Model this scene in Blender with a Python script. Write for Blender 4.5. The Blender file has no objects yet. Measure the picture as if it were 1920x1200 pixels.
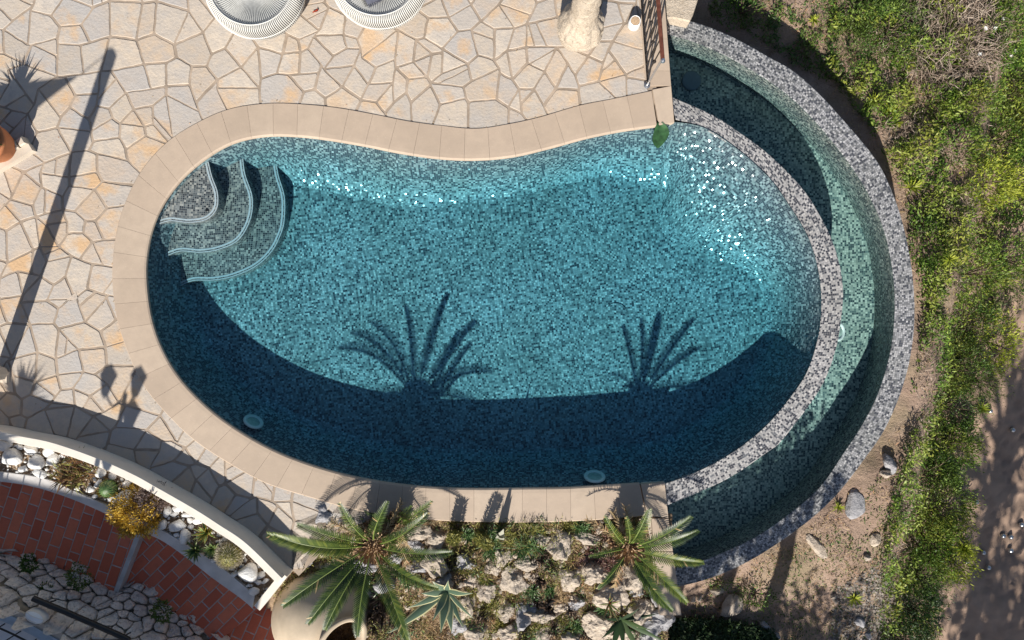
import bpy, bmesh, math, random
import numpy as np
from mathutils import Vector, Matrix, noise
R = math.radians
rng = np.random.default_rng(7); random.seed(7)
SC = bpy.context.scene
COL = SC.collection
# ------------------------------------------------------------------ camera, sky, sun, exposure
H = 8.6; F = 1290.0
cd = bpy.data.cameras.new('camera'); cam = bpy.data.objects.new('camera', cd); COL.objects.link(cam)
cd.sensor_width = 36; cd.lens = 36*F/1920; cd.clip_end = 500; cam.location = (0, 0, H)
SC.camera = cam
AZ, EL = R(12), R(36)                       # shadows run 12 degrees right of straight up
SD = Vector((math.sin(AZ)*math.cos(EL), math.cos(AZ)*math.cos(EL), -math.sin(EL)))   # way the light travels
W = bpy.data.worlds.new("World"); SC.world = W; W.use_nodes = True
nt = W.node_tree; bg = nt.nodes['Background']
sk = nt.nodes.new('ShaderNodeTexSky'); sk.sky_type = 'NISHITA'; sk.sun_disc = False
sk.sun_elevation = EL; sk.sun_rotation = R(192)
nt.links.new(sk.outputs[0], bg.inputs[0]); bg.inputs[1].default_value = 0.062
sl = bpy.data.lights.new('sun', 'SUN'); sl.energy = 5.0; sl.angle = R(0.5); sl.color = (1, .945, .85)
so = bpy.data.objects.new('sun', sl); COL.objects.link(so)
so.rotation_euler = SD.to_track_quat('-Z', 'Y').to_euler(); so.location = (-2, -8, 12)
SC.view_settings.view_transform = 'Standard'; SC.view_settings.look = 'None'
SC.view_settings.exposure = 0.48; SC.view_settings.gamma = 1
SC.render.engine = 'CYCLES'
SC.cycles.max_bounces = 6; SC.cycles.transparent_max_bounces = 12
SC.cycles.sample_clamp_indirect = 4; SC.cycles.caustics_reflective = False; SC.cycles.caustics_refractive = False

# ------------------------------------------------------------------ helpers
def P(px, py, z=0.0):
    s = (H-z)/F
    return ((px-960)*s, -(py-600)*s, z)
def P2(px, py, z=0.0): return P(px, py, z)[:2]
def cr(pts, closed=False, n=12):
    pts = [np.array(p, float) for p in pts]; out = []; N = len(pts)
    for i in range(N if closed else N-1):
        g = lambda k: pts[k % N] if closed else pts[min(max(k, 0), N-1)]
        a, b, c, d = g(i-1), g(i), g(i+1), g(i+2)
        for k in range(n):
            t = k/n
            out.append(.5*((2*b)+(-a+c)*t+(2*a-5*b+4*c-d)*t*t+(-a+3*b-3*c+d)*t**3))
    if not closed: out.append(pts[-1])
    return np.array(out)
def resample(c, step=None, n=None, closed=False):
    c = np.array(c, float)
    if closed: c = np.vstack([c, c[:1]])
    L = np.r_[0, np.cumsum(np.linalg.norm(np.diff(c, axis=0), axis=1))]
    if n is None: n = max(2, int(round(L[-1]/step)))
    s = np.linspace(0, L[-1], n, endpoint=False) if closed else np.linspace(0, L[-1], n)
    return np.stack([np.interp(s, L, c[:, k]) for k in range(c.shape[1])], 1)
def wcurve(pxs, z, closed=False, step=.03, n=None):
    return resample(cr([P2(x, y, z) for x, y in pxs], closed), step, n, closed)
def arclen(c): return np.r_[0, np.cumsum(np.linalg.norm(np.diff(c, axis=0), axis=1))]
def normals2(c, closed=False, smooth=0):
    if closed: t = np.roll(c, -1, 0)-np.roll(c, 1, 0)
    else: t = np.gradient(c, axis=0)
    nrm = np.stack([-t[:, 1], t[:, 0]], 1); nrm /= np.linalg.norm(nrm, axis=1)[:, None]+1e-9
    for _ in range(smooth):
        nrm = (nrm+np.roll(nrm, 1, 0)+np.roll(nrm, -1, 0)); nrm /= np.linalg.norm(nrm, axis=1)[:, None]
    return nrm
def inside(px, py, poly):
    x = np.asarray(px, float); y = np.asarray(py, float); sh_ = x.shape; x = x.ravel(); y = y.ravel(); r = np.zeros(x.shape, bool)
    x0, y0 = poly[:, 0], poly[:, 1]; x1, y1 = np.roll(x0, -1), np.roll(y0, -1); dy = np.where(y1 == y0, 1e-12, y1-y0)
    k = np.where((y >= y0.min()) & (y <= y0.max()) & (x <= x0.max()) & (x >= x0.min()))[0]
    for i in range(0, len(k), 4000):
        q = k[i:i+4000]; X_, Y_ = x[q][:, None], y[q][:, None]
        r[q] = (((y0 > Y_) != (y1 > Y_)) & (X_ < (x1-x0)*(Y_-y0)/dy+x0)).sum(1) % 2 == 1
    return r.reshape(sh_)

def tag(o, label=None, cat=None, group=None, kind=None):
    if label: o['label'] = label
    if cat: o['category'] = cat
    if group: o['group'] = group
    if kind: o['kind'] = kind
    return o
def thing(name, label, cat, loc=(0, 0, 0), group=None):
    o = bpy.data.objects.new(name, None); COL.objects.link(o); o.location = loc; o.empty_display_size = .1
    return tag(o, label, cat, group)
class MB:
    """collects faces with material index, uv and a per-face random value; builds ONE mesh object"""
    def __init__(s): s.v = []; s.f = []; s.m = []; s.uv = []; s.r = []; s.n = 0
    def add(s, verts, faces, mi=0, r=None, uv=None):
        o = s.n; s.v.extend([tuple(map(float, q)) for q in verts]); s.n += len(verts)
        for k, f in enumerate(faces):
            s.f.append([o+i for i in f]); s.m.append(mi)
            s.r.append(r if r is not None else random.random())
            if uv is None: s.uv.extend([(verts[i][0], verts[i][1]) for i in f])
            elif callable(uv): s.uv.extend([uv(verts[i]) for i in f])
            else: s.uv.extend([uv[i] for i in f])
        return s
    def grid(s, rows, mi=0, close=False, uv=None, r=None, flip=False):
        nr, nc = len(rows), len(rows[0]); V = [p for row in rows for p in row]; Fc = []
        for i in range(nr-1):
            for j in range(nc if close else nc-1):
                k = (j+1) % nc; q = [i*nc+j, i*nc+k, (i+1)*nc+k, (i+1)*nc+j]
                Fc.append(q[::-1] if flip else q)
        return s.add(V, Fc, mi, r, uv)
    def fill(s, loops, z, mi=0, uv=None, r=None):
        bm = bmesh.new()
        for lp in loops:
            vs = [bm.verts.new((p[0], p[1], 0)) for p in lp]
            for a, b in zip(vs, vs[1:]+vs[:1]): bm.edges.new((a, b))
        bmesh.ops.triangle_fill(bm, use_beauty=True, use_dissolve=False, edges=bm.edges[:], normal=(0, 0, 1))
        bmesh.ops.recalc_face_normals(bm, faces=bm.faces[:])
        bm.verts.index_update(); V = [(v.co.x, v.co.y, z(v.co.x, v.co.y) if callable(z) else z) for v in bm.verts]
        Fc = []
        for f in bm.faces:
            idx = [v.index for v in f.verts]
            if f.normal.z < 0: idx = idx[::-1]
            Fc.append(idx)
        bm.free(); return s.add(V, Fc, mi, r, uv)
    def tube(s, pts, rad, n=6, mi=0, r=None, cap=True):
        pts = [Vector(p) for p in pts]; rows = []
        rads = rad if hasattr(rad, '__len__') else [rad]*len(pts)
        up = Vector((0, 0, 1)); prev = None
        for i, p in enumerate(pts):
            t = (pts[min(i+1, len(pts)-1)]-pts[max(i-1, 0)]).normalized()
            a = (prev - t*prev.dot(t)) if prev else t.cross(up if abs(t.z) < .9 else Vector((1, 0, 0)))
            a.normalize(); prev = a; b = t.cross(a)
            rows.append([tuple(p+(a*math.cos(2*math.pi*k/n)+b*math.sin(2*math.pi*k/n))*rads[i]) for k in range(n)])
        s.grid(rows, mi, True, r=r)
        if cap:
            o = s.n; s.add(rows[0]+rows[-1], [list(range(n))[::-1], list(range(n, 2*n))], mi, r)
        return s
    def lathe(s, prof, c=(0, 0, 0), n=48, mi=0, M=None, fn=None, r=None):
        rows = []
        for (rr, z) in prof:
            row = []
            for k in range(n):
                a = 2*math.pi*k/n; q = Vector((rr*math.cos(a), rr*math.sin(a), z))
                if fn: q = fn(q, a)
                if M: q = M @ q
                row.append((q.x+c[0], q.y+c[1], q.z+c[2]))
            rows.append(row)
        return s.grid(rows, mi, True, r=r)
    def box(s, x0, x1, y0, y1, z0, z1, mi=0, M=None, r=None):
        V = [Vector((x, y, z)) for z in (z0, z1) for x, y in ((x0, y0), (x1, y0), (x1, y1), (x0, y1))]
        if M: V = [M @ v for v in V]
        return s.add([tuple(v) for v in V], [[3, 2, 1, 0], [4, 5, 6, 7], [0, 1, 5, 4], [1, 2, 6, 5], [2, 3, 7, 6], [3, 0, 4, 7]], mi, r)
    def build(s, name, mats, parent=None, smooth=False, merge=0.0):
        me = bpy.data.meshes.new(name); me.from_pydata(s.v, [], s.f)
        for m in (mats if isinstance(mats, (list, tuple)) else [mats]): me.materials.append(m)
        me.polygons.foreach_set('material_index', s.m)
        u = me.uv_layers.new(name='UVMap'); u.data.foreach_set('uv', np.array(s.uv, np.float32).ravel())
        a = me.attributes.new('rnd', 'FLOAT', 'FACE'); a.data.foreach_set('value', np.array(s.r, np.float32))
        if merge:
            bm = bmesh.new(); bm.from_mesh(me); bmesh.ops.remove_doubles(bm, verts=bm.verts[:], dist=merge); bm.to_mesh(me); bm.free()
        if smooth: me.polygons.foreach_set('use_smooth', [True]*len(me.polygons))
        me.update(); o = bpy.data.objects.new(name, me); COL.objects.link(o)
        if parent:
            o.parent = parent
            o.matrix_parent_inverse = Matrix.Translation(-parent.location) if parent.type == 'EMPTY' and parent.parent is None else Matrix.Identity(4)
        return o
def quads_object(name, Q, mats, rnd, parent=None, mi=None):
    """Q: (N,4,3) array of leaf quads -> one mesh"""
    N = len(Q); me = bpy.data.meshes.new(name)
    me.vertices.add(N*4); me.vertices.foreach_set('co', Q.reshape(-1).astype(np.float32))
    me.loops.add(N*4); me.loops.foreach_set('vertex_index', np.arange(N*4, dtype=np.int32))
    me.polygons.add(N); me.polygons.foreach_set('loop_start', np.arange(0, N*4, 4, dtype=np.int32))
    me.polygons.foreach_set('loop_total', np.full(N, 4, np.int32)) if bpy.app.version < (4, 0) else None
    for m in (mats if isinstance(mats, (list, tuple)) else [mats]): me.materials.append(m)
    if mi is not None: me.polygons.foreach_set('material_index', mi.astype(np.int32))
    me.update(calc_edges=True)
    a = me.attributes.new('rnd', 'FLOAT', 'FACE'); a.data.foreach_set('value', np.asarray(rnd, np.float32))
    o = bpy.data.objects.new(name, me); COL.objects.link(o)
    if parent:
        o.parent = parent; o.matrix_parent_inverse = Matrix.Translation(-parent.location)
    return o
def unit(a): return a/(np.linalg.norm(a, axis=-1, keepdims=True)+1e-9)
def leaf_quads(C, length, width, D=None, up=.5, g=rng):
    """diamond leaves at points C, pointing along D"""
    N = len(C)
    if D is None: D = g.normal(size=(N, 3)); D[:, 2] = np.abs(D[:, 2])*.6
    D = unit(D); U = unit(g.normal(size=(N, 3))*(1-up)+np.array([0, 0, 1.])*up)
    S = unit(np.cross(D, U)); L = (length*g.uniform(.4, 1.5, N))[:, None]; Wd = (width*g.uniform(.7, 1.2, N))[:, None]
    nn = np.cross(S, D)
    return np.stack([C, C+D*L*.5+S*Wd*.5+nn*L*.06, C+D*L, C+D*L*.5-S*Wd*.5+nn*L*.06], 1)

# ------------------------------------------------------------------ materials
class NT:
    def __init__(s, name):
        s.m = bpy.data.materials.new(name); s.m.use_nodes = True; s.t = s.m.node_tree
        s.b = s.t.nodes['Principled BSDF']; s.out = s.t.nodes['Material Output']
    def n(s, typ, **kw):
        x = s.t.nodes.new('ShaderNode'+typ)
        for k, v in kw.items():
            if k.startswith('i_'): x.inputs[int(k[2:])].default_value = v
            else: setattr(x, k, v)
        return x
    def l(s, a, b): s.t.links.new(a, b)
    def ramp(s, fac, stops, interp='LINEAR'):
        r = s.n('ValToRGB'); r.color_ramp.interpolation = interp; e = r.color_ramp.elements
        while len(e) < len(stops): e.new(.5)
        for x, (p, c) in zip(e, stops): x.position = p; x.color = (*c, 1)
        s.l(fac, r.inputs[0]); return r.outputs[0]
    def math(s, op, a, b=None, c=None):
        x = s.n('Math', operation=op)
        for i, q in enumerate((a, b, c)):
            if q is None: continue
            if isinstance(q, (int, float)): x.inputs[i].default_value = q
            else: s.l(q, x.inputs[i])
        return x.outputs[0]
    def noise(s, scale, detail=4, rough=.55, vec=None, out=0):
        x = s.n('TexNoise'); x.inputs['Scale'].default_value = scale; x.inputs['Detail'].default_value = detail; x.inputs['Roughness'].default_value = rough
        s.l(vec if vec is not None else s.obj(), x.inputs['Vector']); return x.outputs[out]
    def obj(s):
        if not hasattr(s, '_g'): s._g = s.n('NewGeometry').outputs['Position']
        return s._g
    def mix(s, f, a, b, mode='MIX'):
        x = s.n('Mix', data_type='RGBA', blend_type=mode)
        for sock, q in ((x.inputs[0], f), (x.inputs[6], a), (x.inputs[7], b)):
            if isinstance(q, (int, float)): sock.default_value = q
            elif isinstance(q, tuple): sock.default_value = (*q, 1)
            else: s.l(q, sock)
        return x.outputs[2]
    def bump(s, h, strength=.3, dist=.01):
        x = s.n('Bump'); x.inputs['Strength'].default_value = strength; x.inputs['Distance'].default_value = dist
        s.l(h, x.inputs['Height']); s.l(x.outputs[0], s.b.inputs['Normal']); return x.outputs[0]
    def col(s, c):
        if isinstance(c, tuple): s.b.inputs['Base Color'].default_value = (*c, 1)
        else: s.l(c, s.b.inputs['Base Color'])
    def rough(s, r): s.b.inputs['Roughness'].default_value = r
    def rnd(s):
        a = s.n('Attribute', attribute_name='rnd'); return a.outputs['Fac']
def simple(name, c, rough=.6, metal=0, var=.15, scale=12, bump=0.0, bd=.005):
    t = NT(name); t.rough(rough); t.b.inputs['Metallic'].default_value = metal
    n = t.noise(scale, 5); lo = tuple(x*(1-var) for x in c); hi = tuple(min(1, x*(1+var)) for x in c)
    t.col(t.ramp(n, [(.3, lo), (.7, hi)]))
    if bump: t.bump(t.noise(scale*3, 6), bump, bd)
    return t.m
def leafmat(name, stops, rough=.55, transl=.25, patch=None):
    t = NT(name); t.rough(rough)
    c = t.ramp(t.rnd(), stops)
    if patch:
        c = t.mix(t.ramp(t.noise(patch[0], 2), [(.42, (0, 0, 0)), (.6, (1, 1, 1))]), c, t.ramp(t.rnd(), patch[1]))
    t.col(c)
    tr = t.n('BsdfTranslucent'); t.l(c, tr.inputs[0]); mx = t.n('MixShader'); mx.inputs[0].default_value = transl
    t.l(t.b.outputs[0], mx.inputs[1]); t.l(tr.outputs[0], mx.inputs[2]); t.l(mx.outputs[0], t.out.inputs[0])
    return t.m
def mosaic(name, palette, tile=.026, grout=(.25, .25, .25), rough=.2, tilt=.10, gw=.07, cluster=.5, spec=.5, wall_shade=None):
    t = NT(name); uv = t.n('UVMap').outputs[0]
    sc = t.n('VectorMath', operation='SCALE'); sc.inputs['Scale'].default_value = 1/tile; wb = t.noise(1.3, 1, .4, uv, 1); wz = t.n('VectorMath', operation='SUBTRACT'); wz.inputs[1].default_value = (.5, .5, .5); t.l(wb, wz.inputs[0])
    wy = t.n('VectorMath', operation='SCALE'); wy.inputs['Scale'].default_value = .16; t.l(wz.outputs[0], wy.inputs[0])
    wx = t.n('VectorMath', operation='ADD'); t.l(uv, wx.inputs[0]); t.l(wy.outputs[0], wx.inputs[1]); t.l(wx.outputs[0], sc.inputs[0])
    fl = t.n('VectorMath', operation='FLOOR'); t.l(sc.outputs[0], fl.inputs[0])
    fr = t.n('VectorMath', operation='FRACTION'); t.l(sc.outputs[0], fr.inputs[0])
    wn = t.n('TexWhiteNoise', noise_dimensions='2D'); t.l(fl.outputs[0], wn.inputs['Vector'])
    # neighbouring tiles come in loose clusters
    cl = t.noise(.55, 2, .6, fl.outputs[0])
    v = t.math('ADD', wn.outputs[0], t.math('MULTIPLY', t.math('SUBTRACT', cl, .5), cluster))
    if wall_shade:  # darkens tiles by height, painting wall shade into the palette
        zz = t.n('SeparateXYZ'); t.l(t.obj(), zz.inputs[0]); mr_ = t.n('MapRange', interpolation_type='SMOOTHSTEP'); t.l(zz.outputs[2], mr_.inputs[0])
        for i_, q_ in enumerate(wall_shade): mr_.inputs[1+i_].default_value = q_
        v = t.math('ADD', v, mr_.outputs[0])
    c = t.ramp(v, palette, 'CONSTANT')
    wn2 = t.n('TexWhiteNoise', noise_dimensions='3D'); ad = t.n('VectorMath', operation='ADD'); ad.inputs[1].default_value = (5.3, 2.1, 7.7)
    t.l(fl.outputs[0], ad.inputs[0]); t.l(ad.outputs[0], wn2.inputs['Vector'])
    c = t.mix(1.0, c, t.ramp(wn2.outputs[0], [(0, (.78, .78, .78)), (1, (1.12, 1.12, 1.12))]), 'MULTIPLY')
    c = t.mix(1.0, c, t.ramp(t.noise(1.1, 4, .6), [(.3, (.82, .83, .80)), (.7, (1.1, 1.1, 1.12))]), 'MULTIPLY')
    sp = t.n('SeparateXYZ'); t.l(fr.outputs[0], sp.inputs[0])
    gx = t.math('MINIMUM', sp.outputs[0], sp.outputs[1]); gm = t.math('LESS_THAN', gx, gw*2)
    t.col(t.mix(gm, c, grout))
    sub = t.n('VectorMath', operation='SUBTRACT'); sub.inputs[1].default_value = (.5, .5, .5); t.l(wn2.outputs[1], sub.inputs[0])
    s2 = t.n('VectorMath', operation='SCALE'); s2.inputs['Scale'].default_value = tilt*2; t.l(sub.outputs[0], s2.inputs[0])
    gn = t.n('NewGeometry'); a2 = t.n('VectorMath', operation='ADD'); t.l(gn.outputs['Normal'], a2.inputs[0]); t.l(s2.outputs[0], a2.inputs[1])
    nm = t.n('VectorMath', operation='NORMALIZE'); t.l(a2.outputs[0], nm.inputs[0]); t.l(nm.outputs[0], t.b.inputs['Normal'])
    t.l(t.math('ADD', t.math('MULTIPLY', gm, .6), rough), t.b.inputs['Roughness'])
    t.b.inputs['Specular IOR Level'].default_value = spec
    return t.m

M = {}
# pool lining: blue-green glass mosaic; rim: mauve-grey and navy mosaic
M['lining'] = mosaic('pool_mosaic', [(0, (.04, .06, .08)), (.11, (.11, .155, .175)), (.30, (.21, .28, .30)), (.62, (.32, .42, .45)), (.88, (.45, .55, .57))], .026, (.13, .19, .205), .13, .21, .05, .45, .45, (-.78, -.20, 0, -.42))  # tone darkens up the walls: dimmer wall light put into the tile colour
M['lining_dimmed'] = mosaic('pool_dimmed_mosaic', [(0, (.010, .022, .032)), (.22, (.045, .08, .085)), (.48, (.10, .155, .155)), (.76, (.18, .255, .25)), (.97, (.30, .39, .38))], .026, (.06, .10, .10), .14, .20, .05, .5, .45)  # darker copy of the lining with wall shade in its palette; no face uses it
M['steps'] = mosaic('step_mosaic', [(0, (.03, .035, .045)), (.28, (.10, .11, .12)), (.55, (.21, .21, .21)), (.80, (.36, .34, .32))], .026, (.26, .25, .24), .2, .14, .06, .4, .7)
M['rim'] = mosaic('rim_mosaic', [(0, (.04, .045, .06)), (.3, (.12, .13, .145)), (.43, (.36, .35, .35)), (.75, (.47, .455, .445))], .026, (.24, .23, .23), .3, .08, .07, .3)
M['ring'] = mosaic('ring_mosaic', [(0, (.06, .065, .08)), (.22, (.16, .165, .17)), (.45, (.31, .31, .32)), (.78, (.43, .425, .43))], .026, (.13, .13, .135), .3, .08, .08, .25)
M['basin'] = mosaic('basin_mosaic', [(0, (.03, .05, .06)), (.2, (.10, .14, .14)), (.40, (.27, .31, .28)), (.70, (.42, .46, .41))], .027, (.18, .22, .20), .25, .1, .06, .6)
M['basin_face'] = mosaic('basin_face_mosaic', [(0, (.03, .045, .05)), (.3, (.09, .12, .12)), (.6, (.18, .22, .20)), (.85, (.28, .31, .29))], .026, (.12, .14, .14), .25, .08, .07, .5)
M['facet'] = simple('pale_blue_tile', (.40, .45, .49), .15, var=.15, scale=60)
def stone_mat():
    t = NT('flagstone'); t.rough(.75); r = t.rnd()
    base = t.ramp(r, [(0, (.47, .40, .34)), (.2, (.57, .48, .39)), (.33, (.44, .41, .39)), (.5, (.53, .44, .345)), (.7, (.60, .515, .425)), (.84, (.45, .385, .32)), (.95, (.56, .43, .31)), (1, (.53, .38, .25))])
    n1 = t.noise(1.6, 6, .6); n2 = t.noise(9, 8, .65)
    c = t.mix(t.ramp(n2, [(.35, (0, 0, 0)), (.7, (.8, .8, .8))]), base, (.40, .365, .335))
    och = t.math('MULTIPLY', t.ramp(t.math('ADD', t.noise(2.4, 5, .6), t.ramp(t.noise(.35, 1), [(.5, (0, 0, 0)), (.62, (.10, .10, .10))])), [(.53, (0, 0, 0)), (.68, (1, 1, 1))]), t.ramp(t.math('FRACT', t.math('MULTIPLY', r, 7.3)), [(.35, (.15, .15, .15)), (.7, (.9, .9, .9))]))
    c = t.mix(och, c, (.58, .38, .21))
    gry = t.math('MULTIPLY', t.ramp(n1, [(.5, (0, 0, 0)), (.68, (.6, .6, .6))]), 1.0)
    c = t.mix(gry, c, (.40, .39, .39))
    c = t.mix(t.ramp(t.noise(26, 3, .7), [(.70, (0, 0, 0)), (.78, (.5, .5, .5))]), c, (.25, .2, .17))
    t.col(c); t.bump(t.math('ADD', t.noise(7, 8, .6), t.noise(30, 6)), .6, .010); return t.m
M['flag'] = stone_mat()
M['mortar'] = simple('mortar', (.34, .27, .21), .9, var=.28, scale=5, bump=.6, bd=.006)
def coping_mat():
    t = NT('coping_stone'); t.rough(.7)
    c = t.ramp(t.rnd(), [(0, (.44, .345, .265)), (.5, (.47, .37, .285)), (1, (.50, .40, .31))])
    c = t.mix(t.ramp(t.noise(7, 8, .65), [(.4, (0, 0, 0)), (.75, (.55, .55, .55))]), c, (.38, .30, .235))
    c = t.mix(t.ramp(t.noise(1.3, 6, .7), [(.45, (0, 0, 0)), (.7, (.55, .55, .55))]), c, (.36, .285, .22))
    c = t.mix(t.ramp(t.noise(70, 2), [(.68, (0, 0, 0)), (.74, (.5, .5, .5))]), c, (.72, .62, .52))
    t.col(c); t.bump(t.noise(30, 6), .25, .004); return t.m
M['coping'] = coping_mat()
M['white'] = simple('white_render', (.76, .70, .62), .8, var=.07, scale=6, bump=.2)
M['cream'] = simple('cream_render', (.56, .49, .41), .85, var=.12, scale=5, bump=.25)
M['kerb'] = simple('grey_kerb', (.55, .53, .52), .85, var=.15, scale=7, bump=.4)
def brick_mat():
    t = NT('terracotta_brick'); t.rough(.75)
    c = t.ramp(t.rnd(), [(0, (.52, .12, .062)), (.4, (.66, .165, .085)), (.75, (.72, .22, .12)), (1, (.58, .15, .09))])
    c = t.mix(t.ramp(t.noise(14, 6, .7), [(.4, (0, 0, 0)), (.8, (.5, .5, .5))]), c, (.45, .12, .07))
    t.col(c); t.bump(t.noise(50, 5), .3, .003); return t.m
M['brick'] = brick_mat()
M['joint'] = simple('brick_joint', (.50, .45, .42), .9, var=.2, scale=20)
M['wall_joint'] = simple('dark_wall_joint', (.20, .17, .13), .95, var=.6, scale=9)
def rock_mat(name, a, b, dark, sc=6):
    t = NT(name); t.rough(.85)
    c = t.ramp(t.noise(sc, 8, .65), [(.3, a), (.7, b)])
    c = t.mix(t.ramp(t.noise(sc*2.6, 8, .7), [(.52, (0, 0, 0)), (.66, (.75, .75, .75))]), c, dark)
    c = t.mix(.5, c, t.ramp(t.rnd(), [(0, (.75, .75, .75)), (1, (1.1, 1.07, 1.02))]), 'MULTIPLY')
    t.col(c); t.bump(t.math('ADD', t.noise(sc*2, 8, .7), t.math('MULTIPLY', t.noise(sc*9, 4), .4)), .8, .03); return t.m
M['limestone'] = rock_mat('limestone', (.38, .32, .26), (.58, .50, .42), (.25, .19, .14), 8)
M['wallrock'] = rock_mat('wall_rock', (.70, .63, .58), (.86, .79, .73), (.30, .27, .25), 9)
M['pebble'] = rock_mat('white_pebble', (.72, .72, .72), (.82, .82, .81), (.62, .62, .63), 5)
M['greyrock'] = rock_mat('grey_rock', (.30, .30, .33), (.45, .44, .45), (.18, .18, .20))
def dirt_mat():
    t = NT('dry_earth'); t.rough(.95)
    c = t.ramp(t.noise(1.7, 8, .65), [(.3, (.24, .165, .125)), (.5, (.34, .24, .185)), (.7, (.42, .31, .24))])
    c = t.mix(t.ramp(t.noise(45, 6, .7), [(.45, (0, 0, 0)), (.7, (.7, .7, .7))]), c, (.22, .15, .10))
    c = t.mix(t.ramp(t.noise(.9, 5, .6), [(.5, (0, 0, 0)), (.66, (.4, .4, .4))]), c, (.22, .20, .09))
    t.col(c); t.bump(t.noise(28, 8, .7), .9, .03); return t.m
M['dirt'] = dirt_mat()
M['soil'] = rock_mat('garden_soil', (.20, .13, .08), (.36, .26, .17), (.10, .065, .04), 9)
M['court'] = simple('trodden_earth', (.36, .25, .185), .95, var=.18, scale=3, bump=.5, bd=.01)
M['turf'] = simple('green_turf', (.03, .07, .03), .9, var=.4, scale=40, bump=.6, bd=.02)
M['wicker'] = simple('white_wicker', (.64, .63, .60), .45, var=.05, scale=30)
M['wicker_seat'] = simple('grey_wicker', (.56, .56, .54), .5, var=.12, scale=30)
M['cushion'] = simple('slate_cushion', (.075, .08, .11), .9, var=.2, scale=30, bump=.4)
M['clay'] = rock_mat('pale_clay', (.50, .42, .33), (.58, .50, .41), (.30, .23, .17), 9)
M['jar'] = simple('beige_jar_clay', (.53, .43, .315), .8, var=.10, scale=7, bump=.15)
M['jar_in'] = simple('ochre_jar_inside', (.36, .22, .035), .7, var=.3, scale=6)
M['terra'] = simple('terracotta', (.50, .19, .08), .75, var=.12, scale=8)
M['iron'] = simple('dark_iron', (.035, .03, .028), .45, metal=.6, var=.3, scale=30)
M['rust'] = simple('rusty_rail', (.16, .055, .035), .55, metal=.3, var=.35, scale=20)
M['steel'] = simple('steel', (.55, .56, .58), .3, metal=.9, var=.1)
M['blackpaint'] = simple('black_paint', (.012, .012, .013), .4, var=.2)
M['cup'] = simple('white_glaze', (.82, .82, .82), .3, var=.02)
M['cork'] = simple('cork', (.48, .34, .22), .9, var=.25, scale=60)
M['lens'] = simple('pool_light_glass', (.50, .62, .60), .2, var=.05)
M['lensin'] = simple('pool_light_lens', (.26, .38, .34), .15, var=.2, scale=30)
M['drain'] = simple('drain_lid', (.10, .14, .17), .5, var=.15)
M['sail'] = simple('sail_cloth', (.6, .55, .47), .9, var=.05)
M['tread'] = simple('pale_tile', (.62, .62, .64), .5, var=.05)
M['bark'] = simple('bark', (.12, .085, .06), .95, var=.35, scale=14, bump=1, bd=.02)
G1 = [(0, (.035, .085, .012)), (.5, (.085, .16, .025)), (1, (.17, .26, .05))]
M['g_bright'] = leafmat('bright_leaf', [(0, (.035, .09, .010)), (.5, (.09, .185, .022)), (.85, (.18, .30, .04)), (1, (.27, .36, .06))], patch=(1.2, [(0, (.05, .10, .012)), (.5, (.14, .20, .03)), (1, (.30, .32, .05))]))
M['g_mid'] = leafmat('mid_leaf', [(0, (.02, .055, .010)), (.5, (.06, .14, .022)), (1, (.14, .25, .045))], patch=(2, [(0, (.05, .09, .015)), (1, (.17, .24, .045))]))
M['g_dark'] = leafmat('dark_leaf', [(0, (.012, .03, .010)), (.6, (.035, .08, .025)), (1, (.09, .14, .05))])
M['g_yellow'] = leafmat('yellow_leaf', [(0, (.12, .18, .01)), (.5, (.30, .36, .03)), (1, (.50, .52, .08))])
M['palm'] = leafmat('cycad_leaf', [(0, (.010, .028, .006)), (.5, (.050, .090, .012)), (.93, (.17, .20, .03)), (.95, (.34, .24, .09)), (1, (.40, .30, .13))], .45, .12)
M['rachis'] = simple('frond_stalk', (.13, .18, .035), .5)
M['palmtrunk'] = leafmat('cycad_trunk_scales', [(0, (.12, .07, .04)), (.5, (.34, .21, .12)), (1, (.58, .42, .26))], .9, 0)
M['dry'] = leafmat('dry_twig', [(0, (.13, .09, .065)), (.5, (.30, .23, .18)), (1, (.46, .38, .31))], .9, 0)
M['straw'] = leafmat('straw', [(0, (.16, .10, .05)), (.5, (.40, .29, .15)), (.8, (.55, .42, .24)), (1, (.50, .24, .12))], .9, .1)
M['s_green'] = leafmat('succulent_green', [(0, (.03, .08, .02)), (.5, (.08, .16, .05)), (1, (.18, .27, .11))], .4, .1)
M['s_olive'] = leafmat('succulent_olive', [(0, (.12, .12, .03)), (.5, (.26, .26, .06)), (1, (.42, .38, .12))], .5, .15)
M['s_dark'] = leafmat('succulent_dark', [(0, (.015, .012, .014)), (.6, (.05, .04, .035)), (1, (.14, .09, .07))], .3, .05)
M['s_pink'] = leafmat('succulent_pink', [(0, (.16, .07, .07)), (.5, (.32, .18, .16)), (1, (.46, .31, .27))], .5, .1)
M['s_yellow'] = leafmat('succulent_yellow', [(0, (.30, .17, .02)), (.5, (.55, .36, .04)), (1, (.72, .52, .10))], .5, .15)
M['agave'] = leafmat('agave_blue_green', [(0, (.06, .11, .075)), (1, (.13, .19, .13))], .35, .1)
M['agave_edge'] = leafmat('agave_cream_edge', [(0, (.52, .50, .25)), (1, (.66, .62, .38))], .4, .1)
M['petal'] = simple('white_petal', (.8, .8, .78), .6, var=.03)
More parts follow.
